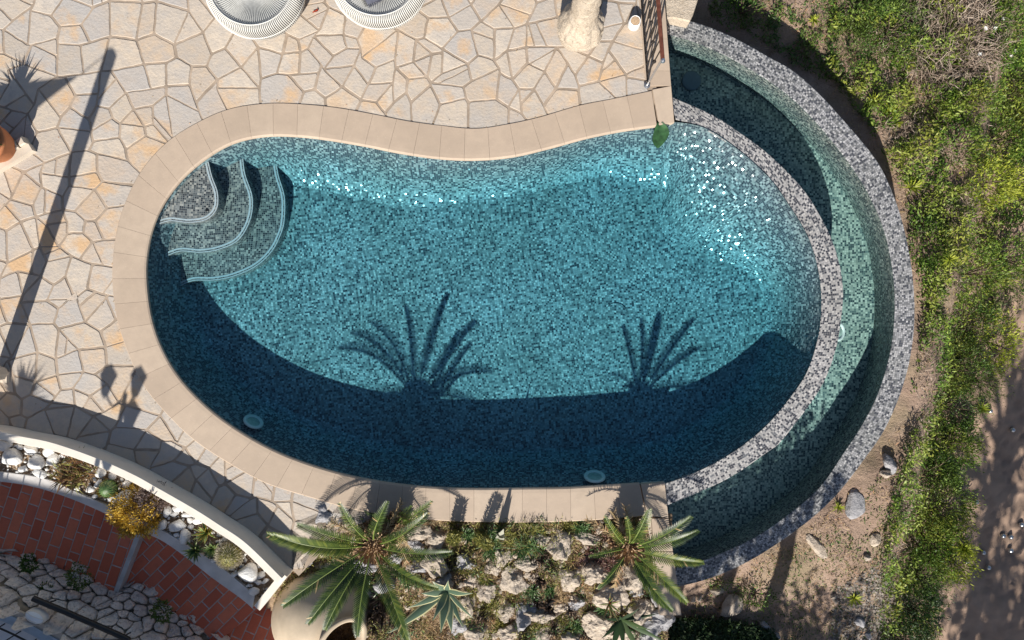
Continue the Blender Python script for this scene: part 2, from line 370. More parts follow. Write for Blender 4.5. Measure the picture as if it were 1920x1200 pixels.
def water_mat(name, dens, colr):
    t = NT(name); t.t.nodes.remove(t.b)
    tr = t.n('BsdfTransparent'); gl = t.n('BsdfGlossy'); gl.inputs['Roughness'].default_value = .03
    fz = t.n('Fresnel'); fz.inputs[0].default_value = 1.33
    bp = t.n('Bump'); bp.inputs['Strength'].default_value = .25; bp.inputs['Distance'].default_value = .02
    t.l(t.noise(6, 3, .5), bp.inputs['Height']); t.l(bp.outputs[0], gl.inputs['Normal']); t.l(bp.outputs[0], fz.inputs['Normal'])
    gm = t.n('NewGeometry'); mx = t.n('MixShader'); t.l(t.math('MULTIPLY', fz.outputs[0], t.math('SUBTRACT', 1.0, gm.outputs['Backfacing'])), mx.inputs[0]); t.l(tr.outputs[0], mx.inputs[1]); t.l(gl.outputs[0], mx.inputs[2])
    t.l(mx.outputs[0], t.out.inputs[0])
    va = t.n('VolumeAbsorption'); va.inputs[0].default_value = (*colr, 1); va.inputs[1].default_value = dens
    t.l(va.outputs[0], t.out.inputs['Volume']); return t.m
M['water'] = water_mat('pool_water', 1.1, (.33, .78, .86))
M['water2'] = water_mat('basin_water', .85, (.48, .86, .89))

# ------------------------------------------------------------------ traced outlines (photo pixels -> metres at their real height)
PAIRS = [((1232, 234), (1222, 168)), ((1165, 243), (1150, 183)), ((1100, 256), (1085, 196)), ((1030, 275), (1010, 218)), ((960, 291), (950, 231)),
 ((890, 297), (890, 239)), ((820, 294), (825, 233)), ((750, 284), (765, 225)), ((690, 272), (705, 213)), ((620, 260), (632, 200)), ((560, 253), (562, 193)),
 ((500, 252), (498, 192)), ((445, 262), (430, 202)), ((400, 283), (372, 226)), ((350, 321), (312, 264)), ((312, 365), (262, 320)), ((287, 412), (229, 388)),
 ((273, 465), (213, 452)), ((270, 520), (208, 520)), ((277, 585), (216, 592)), ((293, 640), (235, 655)), ((320, 692), (265, 720)), ((357, 738), (307, 773)),
 ((407, 783), (362, 826)), ((467, 823), (425, 868)), ((530, 855), (497, 907)), ((600, 880), (578, 933)), ((670, 898), (655, 955)), ((740, 910), (735, 970)),
 ((820, 917), (820, 977)), ((900, 919), (900, 980)), ((985, 918), (985, 981)), ((1060, 917), (1060, 979)), ((1130, 913), (1135, 975)), ((1200, 909), (1212, 968))]
SI = [(1267, 224), (1322, 241), (1385, 282), (1440, 332), (1472, 375), (1512, 440), (1532, 500), (1539, 550), (1538, 600), (1531, 642), (1514, 694), (1488, 736), (1440, 794), (1385, 840), (1320, 878), (1245, 908)]
SO = [(1255, 180), (1335, 215), (1385, 247), (1440, 288), (1502, 350), (1535, 400), (1560, 450), (1575, 500), (1581, 550), (1577, 600), (1569, 648), (1550, 705), (1520, 756), (1465, 827), (1440, 847), (1360, 900), (1245, 950)]
RO = [(1235, 28), (1257, 32), (1310, 44), (1375, 70), (1440, 106), (1490, 135), (1540, 180), (1590, 235), (1645, 303), (1675, 365), (1693, 420), (1705, 475), (1712, 525), (1715, 590), (1710, 650), (1700, 700), (1682, 755), (1655, 812), (1625, 855), (1590, 902), (1562, 935), (1512, 980), (1440, 1031), (1385, 1062), (1335, 1083), (1290, 1096), (1245, 1104)]
RI = [(1235, 60), (1257, 66), (1305, 80), (1360, 104), (1420, 138), (1470, 172), (1515, 213), (1563, 268), (1610, 332), (1640, 388), (1660, 440), (1671, 490), (1677, 540), (1677, 600), (1671, 652), (1658, 705), (1640, 753), (1612, 805), (1580, 853), (1550, 898), (1520, 931), (1477, 966), (1432, 998), (1385, 1023), (1322, 1050), (1280, 1062), (1240, 1070)]
ZW, ZS, ZR, ZF = -.055, -.035, -.30, -.80       # pool water, rim top, ring top, basin floor
inn = [p[0] for p in PAIRS]
POOL = wcurve([(1262, 229)]+inn+[(1247, 906)]+SI[::-1][1:-1], -.03, True, .03)     # counter-clockwise seen from above? fixed below
def ccw(c):
    a = np.sum(c[:, 0]*np.roll(c[:, 1], -1)-np.roll(c[:, 0], -1)*c[:, 1]); return c if a > 0 else c[::-1].copy()
POOL = ccw(POOL); PN = normals2(POOL, True, 6)     # inward normals (left of travel)

# ------------------------------------------------------------------ terrain
RMID = wcurve([((a[0]+b[0])/2, (a[1]+b[1])/2) for a, b in zip(RO, RI)], ZR)
RPOLY = np.vstack([RMID, [[1.0, -3.4], [1.0, 3.9]]])
def sst(a, b, x): t = np.clip((x-a)/(b-a), 0, 1); return t*t*(3-2*t)
def terr(x, y):
    x = np.asarray(x, float); y = np.asarray(y, float)
    u = x - .2*y
    z = -1.02-1.08*sst(5.9, 7.0, u)-.35*sst(-2.6, -4.6, y)*(1-sst(5.9, 7, u))
    z = z+.05*np.sin(x*2.1+y*1.3)*np.sin(y*2.7-x)+.03*np.sin(x*5.3)*np.sin(y*4.7)*(1-sst(6.2, 7.2, u))
    low = inside(x, y, RPOLY) | (x < 1.75) | ((x < 2.2) & (y < -2.4) & (y > -4.4))
    return np.where(low, -2.75, z)
def PT(px, py):
    z = -1.2
    for _ in range(12): x, y, _z = P(px, py, z); z = z*.4+.6*float(terr(x, y))
    return P(px, py, z)
xs = np.r_[np.linspace(-150, -20, 8), np.linspace(-16, 1, 18), np.arange(1.2, 9.6, .06), np.linspace(10, 20, 12), np.linspace(25, 150, 8)]
ys = np.r_[np.linspace(-150, -20, 8), np.linspace(-16, -6, 12), np.arange(-5.8, 5.8, .06), np.linspace(6.2, 16, 12), np.linspace(25, 150, 8)]
X, Y = np.meshgrid(xs, ys); Z = terr(X, Y)
Z = np.where((X > 1.8) & (Z > -2.7) & (np.abs(X) < 10), Z+.012*rng.normal(size=Z.shape), Z)
mb = MB(); mb.grid([[(X[j, i], Y[j, i], Z[j, i]) for i in range(len(xs))] for j in range(len(ys))])
for k in range(len(mb.f)):
    x, y, _ = mb.v[mb.f[k][0]]
    if x-.2*y+.22*math.sin(y*3.1)+.1*math.sin(y*7.7) > 6.95: mb.m[k] = 1
tag(mb.build('ground', [M['dirt'], M['court']], smooth=True), kind='structure')

# ------------------------------------------------------------------ terrace paving (crazy paving)
SEEDS = {(0, 0): "100,60 150,170 300,200 560,80 720,150 580,260 950,160 1250,180 1520,110 1140,190 1400,230 70,300 360,420 700,400 560,430 940,420 1150,380 1440,400 1620,260 1820,380 1700,470 1330,560 1130,530 1000,580 1500,610 1780,600 1900,480 1080,740 820,720 640,630 450,750 620,770 340,850 110,700 250,620 1380,740 1620,760 1750,720 1380,870 1180,900 900,880 1110,950 990,940 780,890 560,900 980,1000 820,980 560,1000 400,1080 850,1090 1050,1100 1090,870 60,950 150,1000",
 (480, 0): "460,100 310,200 280,310 390,320 80,460 250,470 490,400 390,470 600,210 600,320 700,300 730,210 680,430 860,270 1180,210 930,390 790,490 670,550 950,560 730,610 900,690 1080,660 220,660 350,580 530,630 620,720 990,740 880,810 1090,780 1130,370 1380,210 1340,80 1310,350 1210,420 1330,500 1240,480 1190,560 1190,650 1270,770 1450,560 1460,440 1420,720 1440,830 1530,340 1560,120 1520,40 1690,280 1750,50 1820,180 1850,310 1870,470 1700,480 1740,650 1880,720 1800,860 130,300 420,730 1050,80 200,60 760,40 80,150",
 (960, 0): "60,120 240,110 60,260 190,270 290,240 200,430 40,450 300,520 130,590 430,560 600,510 480,430 680,380 870,420 760,150 740,250 870,80 940,580 900,250 350,740 640,690 760,520 240,680 100,700 150,790 20,760 30,860 560,60 400,200 560,280 100,30 760,600 420,80",
 (0, 300): "80,180 260,130 200,40 430,60 420,160 600,60 620,130 830,100 800,260 590,320 370,320 710,400 170,370 230,250 100,620 240,560 60,440 430,440 560,480 710,550 820,470 800,680 550,620 670,730 430,520 100,800 340,580 270,780 400,680 430,840 590,850 450,960 760,920 60,970 210,920 320,1080 530,1120 680,1080 280,980 750,1150 70,1150 460,1000",
 (0, 600): "60,90 200,180 320,150 500,200 640,80 880,120 500,330 700,300 250,370 370,380 520,470 900,240 860,430 360,520 670,510 460,600 590,620 740,610 700,670 1080,600 1240,760 1200,850 1040,780 80,640 260,660 430,660 290,780 90,750 450,720 600,750 700,820 720,900 980,900 1130,930 1100,1020 1390,880 1460,970 1570,1040 1280,1000 1300,1130 1000,1020 1500,1150 1640,1130 1760,1120 160,500 60,500 770,740 1390,1030",
 (480, 900): "70,90 190,110 340,200 60,250 200,320 300,340 100,430 240,260 380,120",
 (0, 900): "1480,60 1650,120 1780,180 1850,260 1550,20 1380,30 1800,30 1870,330"}
seeds = []
for (ox, oy), s in SEEDS.items():
    for q in s.split():
        a, b = q.split(','); seeds.append(P2(ox+int(a)/4, oy+int(b)/4))
seeds = np.array(seeds); extra = []
while len(extra) < 620:
    q = rng.uniform((-10.5, -3.2), (2.0, 7.5))
    if abs(q[0]) < 6.42 and q[1] < 4.0: continue
    if inside(q[:1], q[1:], POOL)[0]: continue
    if all((q[0]-e[0])**2+(q[1]-e[1])**2 > .26**2 for e in extra): extra.append(q)
seeds = np.vstack([seeds, extra, POOL[::12]+PN[::12]*.25])      # last ones fill the hole so that cells stay small
nreal = len(seeds)-len(POOL[::12])
def clip(poly, n, d):     # keep n.p <= d
    out = []
    for i in range(len(poly)):
        a, b = poly[i], poly[(i+1) % len(poly)]; fa, fb = a@n-d, b@n-d
        if fa <= 0: out.append(a)
        if fa*fb < 0: out.append(a+(b-a)*(fa/(fa-fb)))
    return out
def voronoi(seeds, idx, rad=1.6, nb=26):
    cells = []
    for i in idx:
        p = seeds[i]; poly = [p+np.array(c)*rad for c in ((-.5, -.5), (.5, -.5), (.5, .5), (-.5, .5))]
        dd = np.sum((seeds-p)**2, 1); o = np.argsort(dd)[1:nb]
        for j in o:
            n = seeds[j]-p; poly = clip(poly, n, n@((seeds[j]+p)/2))
            if len(poly) < 3: break
        cells.append(poly)
    return cells
def inset(poly, g):
    c = list(poly); P0 = list(poly)
    A = sum(P0[i][0]*P0[(i+1) % len(P0)][1]-P0[(i+1) % len(P0)][0]*P0[i][1] for i in range(len(P0)))
    s = 1 if A > 0 else -1; out = P0
    for i in range(len(P0)):
        a, b = P0[i], P0[(i+1) % len(P0)]; e = b-a; L = np.linalg.norm(e)
        if L < 1e-4: continue
        n = np.array([e[1], -e[0]])/L*s
        gg = g*random.uniform(.55, 1.5)
        out = clip(out, n, a@n-gg)
        if len(out) < 3: return []
    return out
def rough_edge(poly, step=.05, amp=.0045, cornercut=.008):
    # cut corners, subdivide and jitter
    n = len(poly); pts = []
    for i in range(n):
        a, b, c = poly[i-1], poly[i], poly[(i+1) % n]
        k = min(cornercut*random.uniform(.3, 2.2), .3*np.linalg.norm(a-b), .3*np.linalg.norm(c-b))
        pts.append(b+(a-b)/(np.linalg.norm(a-b)+1e-9)*k); pts.append(b+(c-b)/(np.linalg.norm(c-b)+1e-9)*k)
    out = []
    for i in range(len(pts)):
        a, b = pts[i], pts[(i+1) % len(pts)]; L = np.linalg.norm(b-a); m = max(1, int(L/step))
        for k in range(m):
            q = a+(b-a)*k/m
            out.append(q+np.array([noise.noise(Vector((q[0]*9, q[1]*9, 3)))*amp*1.6, noise.noise(Vector((q[0]*9, q[1]*9, 9)))*amp*1.6])+rng.normal(size=2)*amp*.25)
    return out
OUTC = wcurve([p[1] for p in PAIRS[:29]], .0, step=.03)       # outer edge of the coping
MIDC = wcurve([(p[0][0]*.45+p[1][0]*.55, p[0][1]*.45+p[1][1]*.55) for p in PAIRS], .0, step=.03)
midpoly = np.vstack([MIDC, wcurve(SI[::-1], 0, step=.1)])
WB = [(-900, 840), (-500, 805), (-250, 795), (-100, 792), (0, 796), (75, 810), (132, 822), (212, 850), (275, 878), (315, 900), (385, 940), (432, 970), (480, 1003), (545, 1066)]
WBc = wcurve(WB, 0, step=.04)
RE = np.array([P2(1213, 165), P2(1200, 0), P2(1190, -150), P2(1160, -700)])     # paving's right edge by the railing
deckpoly = np.vstack([WBc, [P2(560, 1080)], [P2(600, 1015)], [P2(700, 985)], [P2(720, 940)], [P2(1000, 600)], [P2(1222, 200)], RE[:1], RE[1:], [(-15, 11)], [(-15, -3)]])
def to_curve(q, C):
    d = np.sum((C-q)**2, 1); return C[int(np.argmin(d))]
WIN = WBc+normals2(WBc)*0
mb = MB()
cells = voronoi(seeds, range(nreal))
def weld(cells, short=.105, jit=.030):
    pts = np.array([p for c in cells for p in c]); key = {}; ids = []; uniq = []
    for p in pts:
        k = (round(p[0]*400), round(p[1]*400)); f = None
        for dx in (-1, 0, 1):
            for dy in (-1, 0, 1):
                q = key.get((k[0]+dx, k[1]+dy))
                if q is not None: f = q
        if f is None: f = len(uniq); uniq.append(p); key[k] = f
        ids.append(f)
    uniq = np.array(uniq); par = list(range(len(uniq)))
    def find(a):
        while par[a] != a: a = par[a]
        return a
    o = 0; loops = []
    for c in cells: loops.append(ids[o:o+len(c)]); o += len(c)
    merged = set()
    for lp in loops:
        for a, b in zip(lp, lp[1:]+lp[:1]):
            if a != b and a not in merged and b not in merged and np.linalg.norm(uniq[a]-uniq[b]) < short*random.uniform(.5, 1.25):
                merged.add(a); merged.add(b); uniq[a] = uniq[b] = (uniq[a]+uniq[b])/2; par[b] = a
    uniq = uniq+rng.normal(size=uniq.shape)*jit
    out = []
    for lp in loops:
        q = [find(a) for a in lp]; q = [a for i, a in enumerate(q) if a != q[i-1]]
        out.append([uniq[a] for a in q])
    return out
cells = weld(cells, .105, .038)
def shrink(poly, g):
    P_ = ccw(np.array(poly)); n = len(P_); e = np.roll(P_, -1, 0)-P_; L_ = np.linalg.norm(e, axis=1)[:, None]+1e-9; nn = np.stack([-e[:, 1], e[:, 0]], 1)/L_
    gg = g*rng.uniform(.35, 1.9, (n, 1)); out = []
    for i in range(n):
        a, b = nn[i-1], nn[i]; ga, gb = gg[i-1][0], gg[i][0]; M2 = np.array([a, b]); det = np.linalg.det(M2)
        d = np.linalg.solve(M2, [ga, gb]) if abs(det) > .25 else (a*ga+b*gb)/2
        out.append(P_[i]+d)
    return out
# split some of the larger cells into shards
cells2 = []
for ci, poly in enumerate(cells):
    if len(poly) < 3: continue
    A = abs(sum(poly[i][0]*poly[(i+1) % len(poly)][1]-poly[(i+1) % len(poly)][0]*poly[i][1] for i in range(len(poly))))/2
    c = sum(poly)/len(poly)
    if A > .34 or (A > .04 and random.random() < .09):
        a = random.uniform(0, math.pi); n = np.array([math.cos(a), math.sin(a)]); d = n@c+random.uniform(-.04, .04)
        cells2 += [clip(poly, n, d), clip(poly, -n, -d)]
    else: cells2.append(poly)
for poly in cells2:
    if len(poly) < 3: continue
    c = sum(poly)/len(poly)
    pr = shrink(poly, .0062)
    if len(pr) < 3: continue
    pr = rough_edge(pr)
    A = np.array(pr)
    ip = inside(A[:, 0], A[:, 1], midpoly); iw = ~inside(A[:, 0], A[:, 1], deckpoly)
    if ip.all() or iw.all(): continue
    if ip.any():
        for k in np.where(ip)[0]: A[k] = to_curve(A[k], MIDC)
    if iw.any():
        for k in np.where(iw)[0]: 
            q = A[k]
            if q[0] > 1.0 and q[1] > 2.7: A[k] = to_curve(q, resample(RE, .03))
            elif inside(q[:1], q[1:], midpoly)[0] or q[0] > -2.4: A[k] = to_curve(q, MIDC)
            else: A[k] = to_curve(q, WBc)
    if abs(np.sum(A[:, 0]*np.roll(A[:, 1], -1)-np.roll(A[:, 0], -1)*A[:, 1])) < .006: continue
    A = ccw(A); h = random.uniform(.002, .005); cc = A.mean(0)
    B = cc+(A-cc)*(1-.012/max(.05, np.sqrt(((A-cc)**2).sum(1).mean())))
    r = random.random(); N = len(A); tilt = rng.normal(size=2)*.006
    top = [(p[0], p[1], h+(p-cc)@tilt) for p in B]; bot = [(p[0], p[1], -.012) for p in A]
    mb.add(top, [list(range(N))], 0, r); mb.add(bot+top, [[i, (i+1) % N, N+(i+1) % N, N+i] for i in range(N)], 0, r)
# mortar bed under the stones, with the pool opening cut out, and its sides
lo = resample(deckpoly, .12, closed=True)
DP = np.array([p for p in np.vstack([WBc[:, :], [P2(560, 1080)], [P2(640, 1000)]])])
hole_open = MIDC[:int(len(MIDC)*.88)]
outer = np.vstack([RE[:1]+[[.12, 0]], RE[1:]+[[.12, 0]], [(-15, 11)], [(-15, -3)], DP])
loop = np.vstack([outer, hole_open[::-1]])
mb.fill([loop], -.003, 1)
q = [tuple(p) for p in loop]
mb.grid([[(x, y, -.003) for x, y in q], [(x, y, -.9) for x, y in q]], 1, True, flip=True)
tag(mb.build('terrace_paving', [M['flag'], M['mortar']]), 'crazy paving of pale flagstones round the pool', None, kind='structure')

# ------------------------------------------------------------------ swimming pool
pool = thing('swimming_pool', 'kidney shaped swimming pool lined with blue green mosaic', 'swimming pool', P(880, 600, -.05))
N = len(POOL)
ang = np.arctan2(POOL[:, 1]-0.1, POOL[:, 0]-0.3)
def bumpf(a, c, w): d = np.abs((a-c+np.pi) % (2*np.pi)-np.pi); return sst(w, 0, d)
wd = .38+.85*bumpf(ang, .62, .62)+.22*bumpf(ang, 2.35, .45)
for _ in range(20): wd = (wd+np.roll(wd, 1)+np.roll(wd, -1))/3
def depth(x): return .745+.022*np.asarray(x)
prof = [(0, 0), (0, .07), (.06, .16), (.16, .30), (.3, .46), (.44, .62), (.58, .76), (.70, .86), (.80, .925), (.9, .97), (1, 1)]
rows, vlen = [], 0; L = np.r_[arclen(POOL)]; uvs = []
prev = None; vv = np.zeros(N)
for t, dz in prof:
    q = POOL+PN*(t*wd)[:, None]; z = -.02-dz*depth(q[:, 0])
    row = np.c_[q, z]
    if prev is not None: vv = vv+np.linalg.norm(row-prev, axis=1)
    prev = row; rows.append([tuple(p) for p in row]); uvs.append(np.c_[L, vv])
mb = MB(); V = [p for r_ in rows for p in r_]; UV = np.vstack(uvs); 
Fc = []
for i in range(len(rows)-1):
    for j in range(N):
        k = (j+1) % N; Fc.append([i*N+j, i*N+k, (i+1)*N+k, (i+1)*N+j])
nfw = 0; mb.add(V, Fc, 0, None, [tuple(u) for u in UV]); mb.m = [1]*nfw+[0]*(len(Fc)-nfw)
cang = R(9); rot = lambda v: (v[0]*math.cos(cang)+v[1]*math.sin(cang), -v[0]*math.sin(cang)+v[1]*math.cos(cang))
mb.fill([[(p[0], p[1]) for p in rows[-1]]], lambda x, y: float(-.02-depth(x)), 0, rot)
sh = mb.build('mosaic_lining', [M['lining'], M['lining_dimmed']], pool, merge=.0005)
# rounded steps in the top left corner
def step_part(nose, z, seedi):
    c = wcurve(nose, z, step=.03)
    # walk along the pool edge, a little outside it, to close the outline
    def near(q): return int(np.argmin(np.sum((POOL-q)**2, 1)))
    i0, i1 = near(c[-1]), near(c[0]); 
    seg1 = [(i0+k) % N for k in range((i1-i0) % N)]; seg2 = [(i0-k) % N for k in range((i0-i1) % N)]
    seg = seg1 if len(seg1) < len(seg2) else seg2
    back = POOL[seg]-PN[seg]*.03
    loopp = np.vstack([c, back[2:-2:3]])
    m = MB(); m.fill([loopp], z, 0)
    a = arclen(c)
    m.grid([[(p[0], p[1], z) for p in c], [(p[0], p[1], -.95) for p in c]], 0, uv=[(s, 0) for s in a]+[(s, z+.95) for s in a])
    o = m.build('step', M['steps'], pool)
    nn = normals2(c); cen = back.mean(0); sg = np.sign(np.sum((cen-c)*nn, 1).mean()); nn = nn*sg
    m = MB(); A, B = c+nn*.028, c+nn*.050
    m.grid([[(p[0], p[1], z+.004) for p in A], [(p[0], p[1], z+.004) for p in B]], 0, flip=sg < 0)
    A, B = c+nn*.002, c+nn*.014
    m.grid([[(p[0], p[1], z+.004) for p in A], [(p[0], p[1], z+.004) for p in B]], 0, flip=sg < 0)  # second row painted pale as the sun glint along the step edge
    e = m.build('nosing_and_glint', M['facet']); e.parent = o; return o
step_part([(388, 280), (391, 300), (398, 330), (409, 362), (407, 392), (388, 412), (355, 418), (318, 415), (290, 424), (280, 428)], -.14, 1)
step_part([(459, 252), (456, 285), (460, 325), (474, 370), (470, 412), (448, 450), (412, 468), (375, 474), (337, 472), (300, 486), (268, 492)], -.34, 2)
step_part([(524, 246), (518, 285), (522, 325), (534, 368), (534, 412), (527, 440), (510, 472), (480, 500), (437, 519), (400, 526), (362, 527), (330, 540), (296, 548), (272, 552)], -.52, 3)
m = MB(); m.lathe([(0, .004), (.016, .004), (.022, 0), (.022, -.01)], P(388, 394, -.136), 16); m.build('jet_nozzle', M['blackpaint'], pool)
# coping slabs
innw = cr([P2(*p[0], .03) for p in PAIRS], n=12); outw = cr([P2(*p[1], .03) for p in PAIRS], n=12)
nst = len(innw); Ls = arclen((innw+outw)/2); nsl = int(Ls[-1]/.30)
mb = MB()
def slab(Ain, Aout, r, zt=.014):
    # cross-section from the pool side: drip, round nose, top, outer edge
    dv = (Aout-Ain); wdt = np.linalg.norm(dv, axis=1)[:, None]; u = dv/wdt
    sec = [(.012, -.06), (-.012, -.045), (-.020, -.018), (-.014, .004), (.004, zt), (.05, zt+.002)]
    rws = [[(*(a+uu*d), z) for a, uu in zip(Ain, u)] for d, z in sec]
    rws.append([(*(b-uu*.012), zt) for b, uu in zip(Aout, u)]); rws.append([(*b, zt-.012) for b in Aout]); rws.append([(*b, -.05) for b in Aout])
    n = len(Ain); mb.grid(rws, 0, r=r, flip=True)
    for e in (0, n-1): 
        mb.add([rw[e] for rw in rws], [list(range(len(rws)))[::1 if e else -1]], 0, r)
for k in range(nsl):
    s0, s1 = Ls[-1]*k/nsl+.0012, Ls[-1]*(k+1)/nsl-.0012; s = np.linspace(s0, s1, 6)
    f = lambda c: np.stack([np.interp(s, Ls, c[:, j]) for j in range(2)], 1)
    slab(f(innw), f(outw), random.random())
def quadslab(px, r=None, zt=.014):   # slab with straight sides from four photo corners
    c = ccw(np.array([P2(*p, .03) for p in px])); ctr = c.mean(0); b = c+(ctr-c)*.012; bb = c+(ctr-c)*.004
    r = random.random() if r is None else r
    mb.add([(*p, zt) for p in b]+[(*p, zt-.008) for p in bb]+[(*p, -.06) for p in bb], [[0, 1, 2, 3]]+[[4+i, 4+(i+1) % 4, (i+1) % 4, i] for i in range(4)]+[[8+i, 8+(i+1) % 4, 4+(i+1) % 4, 4+i] for i in range(4)], 0, r)
quadslab([(1224, 167), (1259, 160), (1265, 229), (1236, 234)])
ed = lambda y: (1211+(y-160)*.078, 1259+(y-160)*.075)
for y0 in (160, 132, 72, 12, -50, -112, -174, -240, -306):
    y1 = y0-(28 if y0 == 160 else 60) if y0 != 160 else 132
    y1 = {160: 132, 132: 72, 72: 12, 12: -50, -50: -112, -112: -174, -174: -240, -240: -306, -306: -370}[y0]
    a, b = ed(y0), ed(y1); quadslab([(a[0], y0), (a[1], y0), (b[1], y1), (b[0], y1)])
quadslab([(1202, 909), (1247, 905), (1254, 972), (1214, 968)])
for (y0, y1) in ((973, 1035), (1036, 1097), (1098, 1155)):
    f = lambda y: (1222+(y-973)*.085, 1254+(y-973)*.135)
    a, b = f(y0), f(y1); quadslab([(a[0], y0), (a[1], y0), (b[1], y1), (b[0], y1)])
# masonry under the coping beside the basin
for pts in ([(1213, 160), (1255, 160), (1262, 230), (1236, 236)], [(1213, 160), (1256, 161), (1220, -370), (1175, -370)], [(1205, 908), (1245, 907), (1275, 1152), (1240, 1152), (1214, 968)]):
    c = ccw(np.array([P2(*p, 0) for p in pts])); n = len(c)
    mb.add([(*p, -.062) for p in c]+[(*p, -2.0) for p in c], [list(range(n))]+[[n+i, n+(i+1) % n, (i+1) % n, i] for i in range(n)], 1)
mb.build('coping', [M['coping'], M['cream']], pool)
# overflow rim
def band(mb, A, B, z, zin, zout, mi=0, face=None):
    a = arclen((A+B)/2); w = np.linalg.norm(A-B, axis=1).mean()
    n = len(A); bev = .003
    mid = lambda t: A+(B-A)*t
    rws = [(A, zin, -(z-zin)), (A, z-bev, -bev), (mid(.03), z, 0), (mid(.97), z, w), (B, z-bev, w+bev), (B, zout, w+z-zout)]
    V = []; U = []
    for c, zz, v in rws: V += [(*p, zz) for p in c]; U += [(s, v) for s in a]
    Fq = []
    for i in range(5):
        for j in range(n-1): Fq.append([i*n+j, (i+1)*n+j, (i+1)*n+j+1, i*n+j+1])
    mb.add(V, Fq, mi, None, U)
    if face is not None:
        for q in range(n-1): mb.m[len(mb.m)-len(Fq)+q] = face
SIc = wcurve(SI, ZS, n=260); SOc = wcurve(SO, ZS, n=260)
mb = MB(); band(mb, SIc, SOc, ZS, -.25, -1.0); mb.build('overflow_rim', M['rim'], pool)
def ring_lamp(name, c, r, nrm, parent, lens='lens'):
    z = Vector(nrm).normalized(); Mx = z.to_track_quat('Z', 'Y').to_matrix().to_4x4()
    m = MB(); m.lathe([(r, 0), (r, .012), (r*.9, .022), (r*.68, .020), (r*.62, .008)], c, 28, M=Mx)
    o = m.build('pool_light', M['lens'], parent, True)
    m = MB(); m.lathe([(r*.62, .006), (r*.4, .014), (0, .018)], c, 28, M=Mx); e = m.build('lens', M['lensin'], smooth=True); e.parent = o; 
    e.matrix_parent_inverse = o.matrix_parent_inverse.copy() if False else Matrix.Identity(4)
    return o
ring_lamp('l', P(475, 791, -.24), .13, (.50, .78, .38), pool)
ring_lamp('l', P(1115, 894, -.19), .14, (0, .93, .36), pool)
m = MB(); m.lathe([(.145, -.01), (.145, .008), (.12, .014), (0, .016)], P(1155, 588, -.02-float(depth(1.3))), 32); m.build('floor_drain', M['lining'], pool)
# leaf drifting at the edge
mb = MB()
def leafshape(mb, base, tip, width, z0, z1, n=9, mi=0):
    b, t = np.array(base), np.array(tip); d = t-b; s = np.array([-d[1], d[0]])/np.linalg.norm(d)
    rws = []
    for i in range(n):
        u = i/(n-1); w = width*math.sin(math.pi*min(1, u*.93+.05))**.7*.5; c = b+d*u+s*.02*math.sin(u*5); z = z0+(z1-z0)*u
        rws.append([(*(c-s*w), z+.012), (*(c-s*w*.4), z+.004), (*c, z-.006), (*(c+s*w*.4), z+.004), (*(c+s*w), z+.014)])
    mb.grid(rws, mi)
leafshape(mb, P2(1238, 229, .02), P2(1236, 278, -.04), .20, .01, -.035)
tag(mb.build('fallen_leaf', simple('leaf_green', (.03, .085, .03), .4, var=.6, scale=14), smooth=True), 'large green leaf floating below the coping corner', 'leaf')
# water
mb = MB(); PO = POOL-PN*.012
mb.fill([PO], ZW, 0); mb.fill([PO], -1.4, 0)
mb.f = [f if k < len(mb.f)//2 else f[::-1] for k, f in enumerate(mb.f)]
mb.grid([[(*p, -1.4) for p in PO], [(*p, ZW) for p in PO]], 0, True)
tag(mb.build('pool_water', M['water'], merge=.0005), 'clear water filling the pool', None, kind='structure')

# ------------------------------------------------------------------ catch basin round the right side
basin = thing('catch_basin', 'curved overflow basin with a mosaic ring wall right of the pool', 'basin', P(1620, 560, -.9))
RIc = wcurve(RI, ZR, n=340); ROc = wcurve(RO, ZR, n=340)
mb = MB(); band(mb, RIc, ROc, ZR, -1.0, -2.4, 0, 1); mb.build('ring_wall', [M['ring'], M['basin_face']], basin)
SOf = wcurve(SO, ZS, n=120)
fl = np.vstack([RIc[::3], [P2(1240, 1090, -.3)], [P2(1225, 950, 0)], SOf[::-1]-[[.05, 0]], [P2(1235, 180, 0)], [P2(1215, 40, 0)]])
mb = MB(); mb.fill([fl], ZF, 0); mb.build('basin_floor', M['basin'], basin)
m = MB(); m.lathe([(.13, -.01), (.13, .02), (.115, .028), (0, .03)], P(1296, 152, -.78), 32); m.build('drain_lid', M['drain'], basin)
ring_lamp('l', P(1571, 622, -.5), .13, (.45, -.05, .9), basin)
mb = MB(); RIo = RIc+normals2(RIc)*.0
wl = np.vstack([RIc[::3]*1.0, [P2(1240, 1075, -.3)], [P2(1225, 950, 0)], SOf[::-1]-[[.02, 0]], [P2(1235, 180, 0)], [P2(1215, 50, 0)]])
mb.fill([wl], -.37, 0); k0 = len(mb.f); mb.fill([wl], -1.2, 0); mb.f = [f if k < k0 else f[::-1] for k, f in enumerate(mb.f)]
mb.grid([[(*p, -1.2) for p in ccw(wl)], [(*p, -.37) for p in ccw(wl)]], 0, True)
tag(mb.build('basin_water', M['water2'], merge=.0005), 'shallow water in the overflow basin', None, kind='structure')
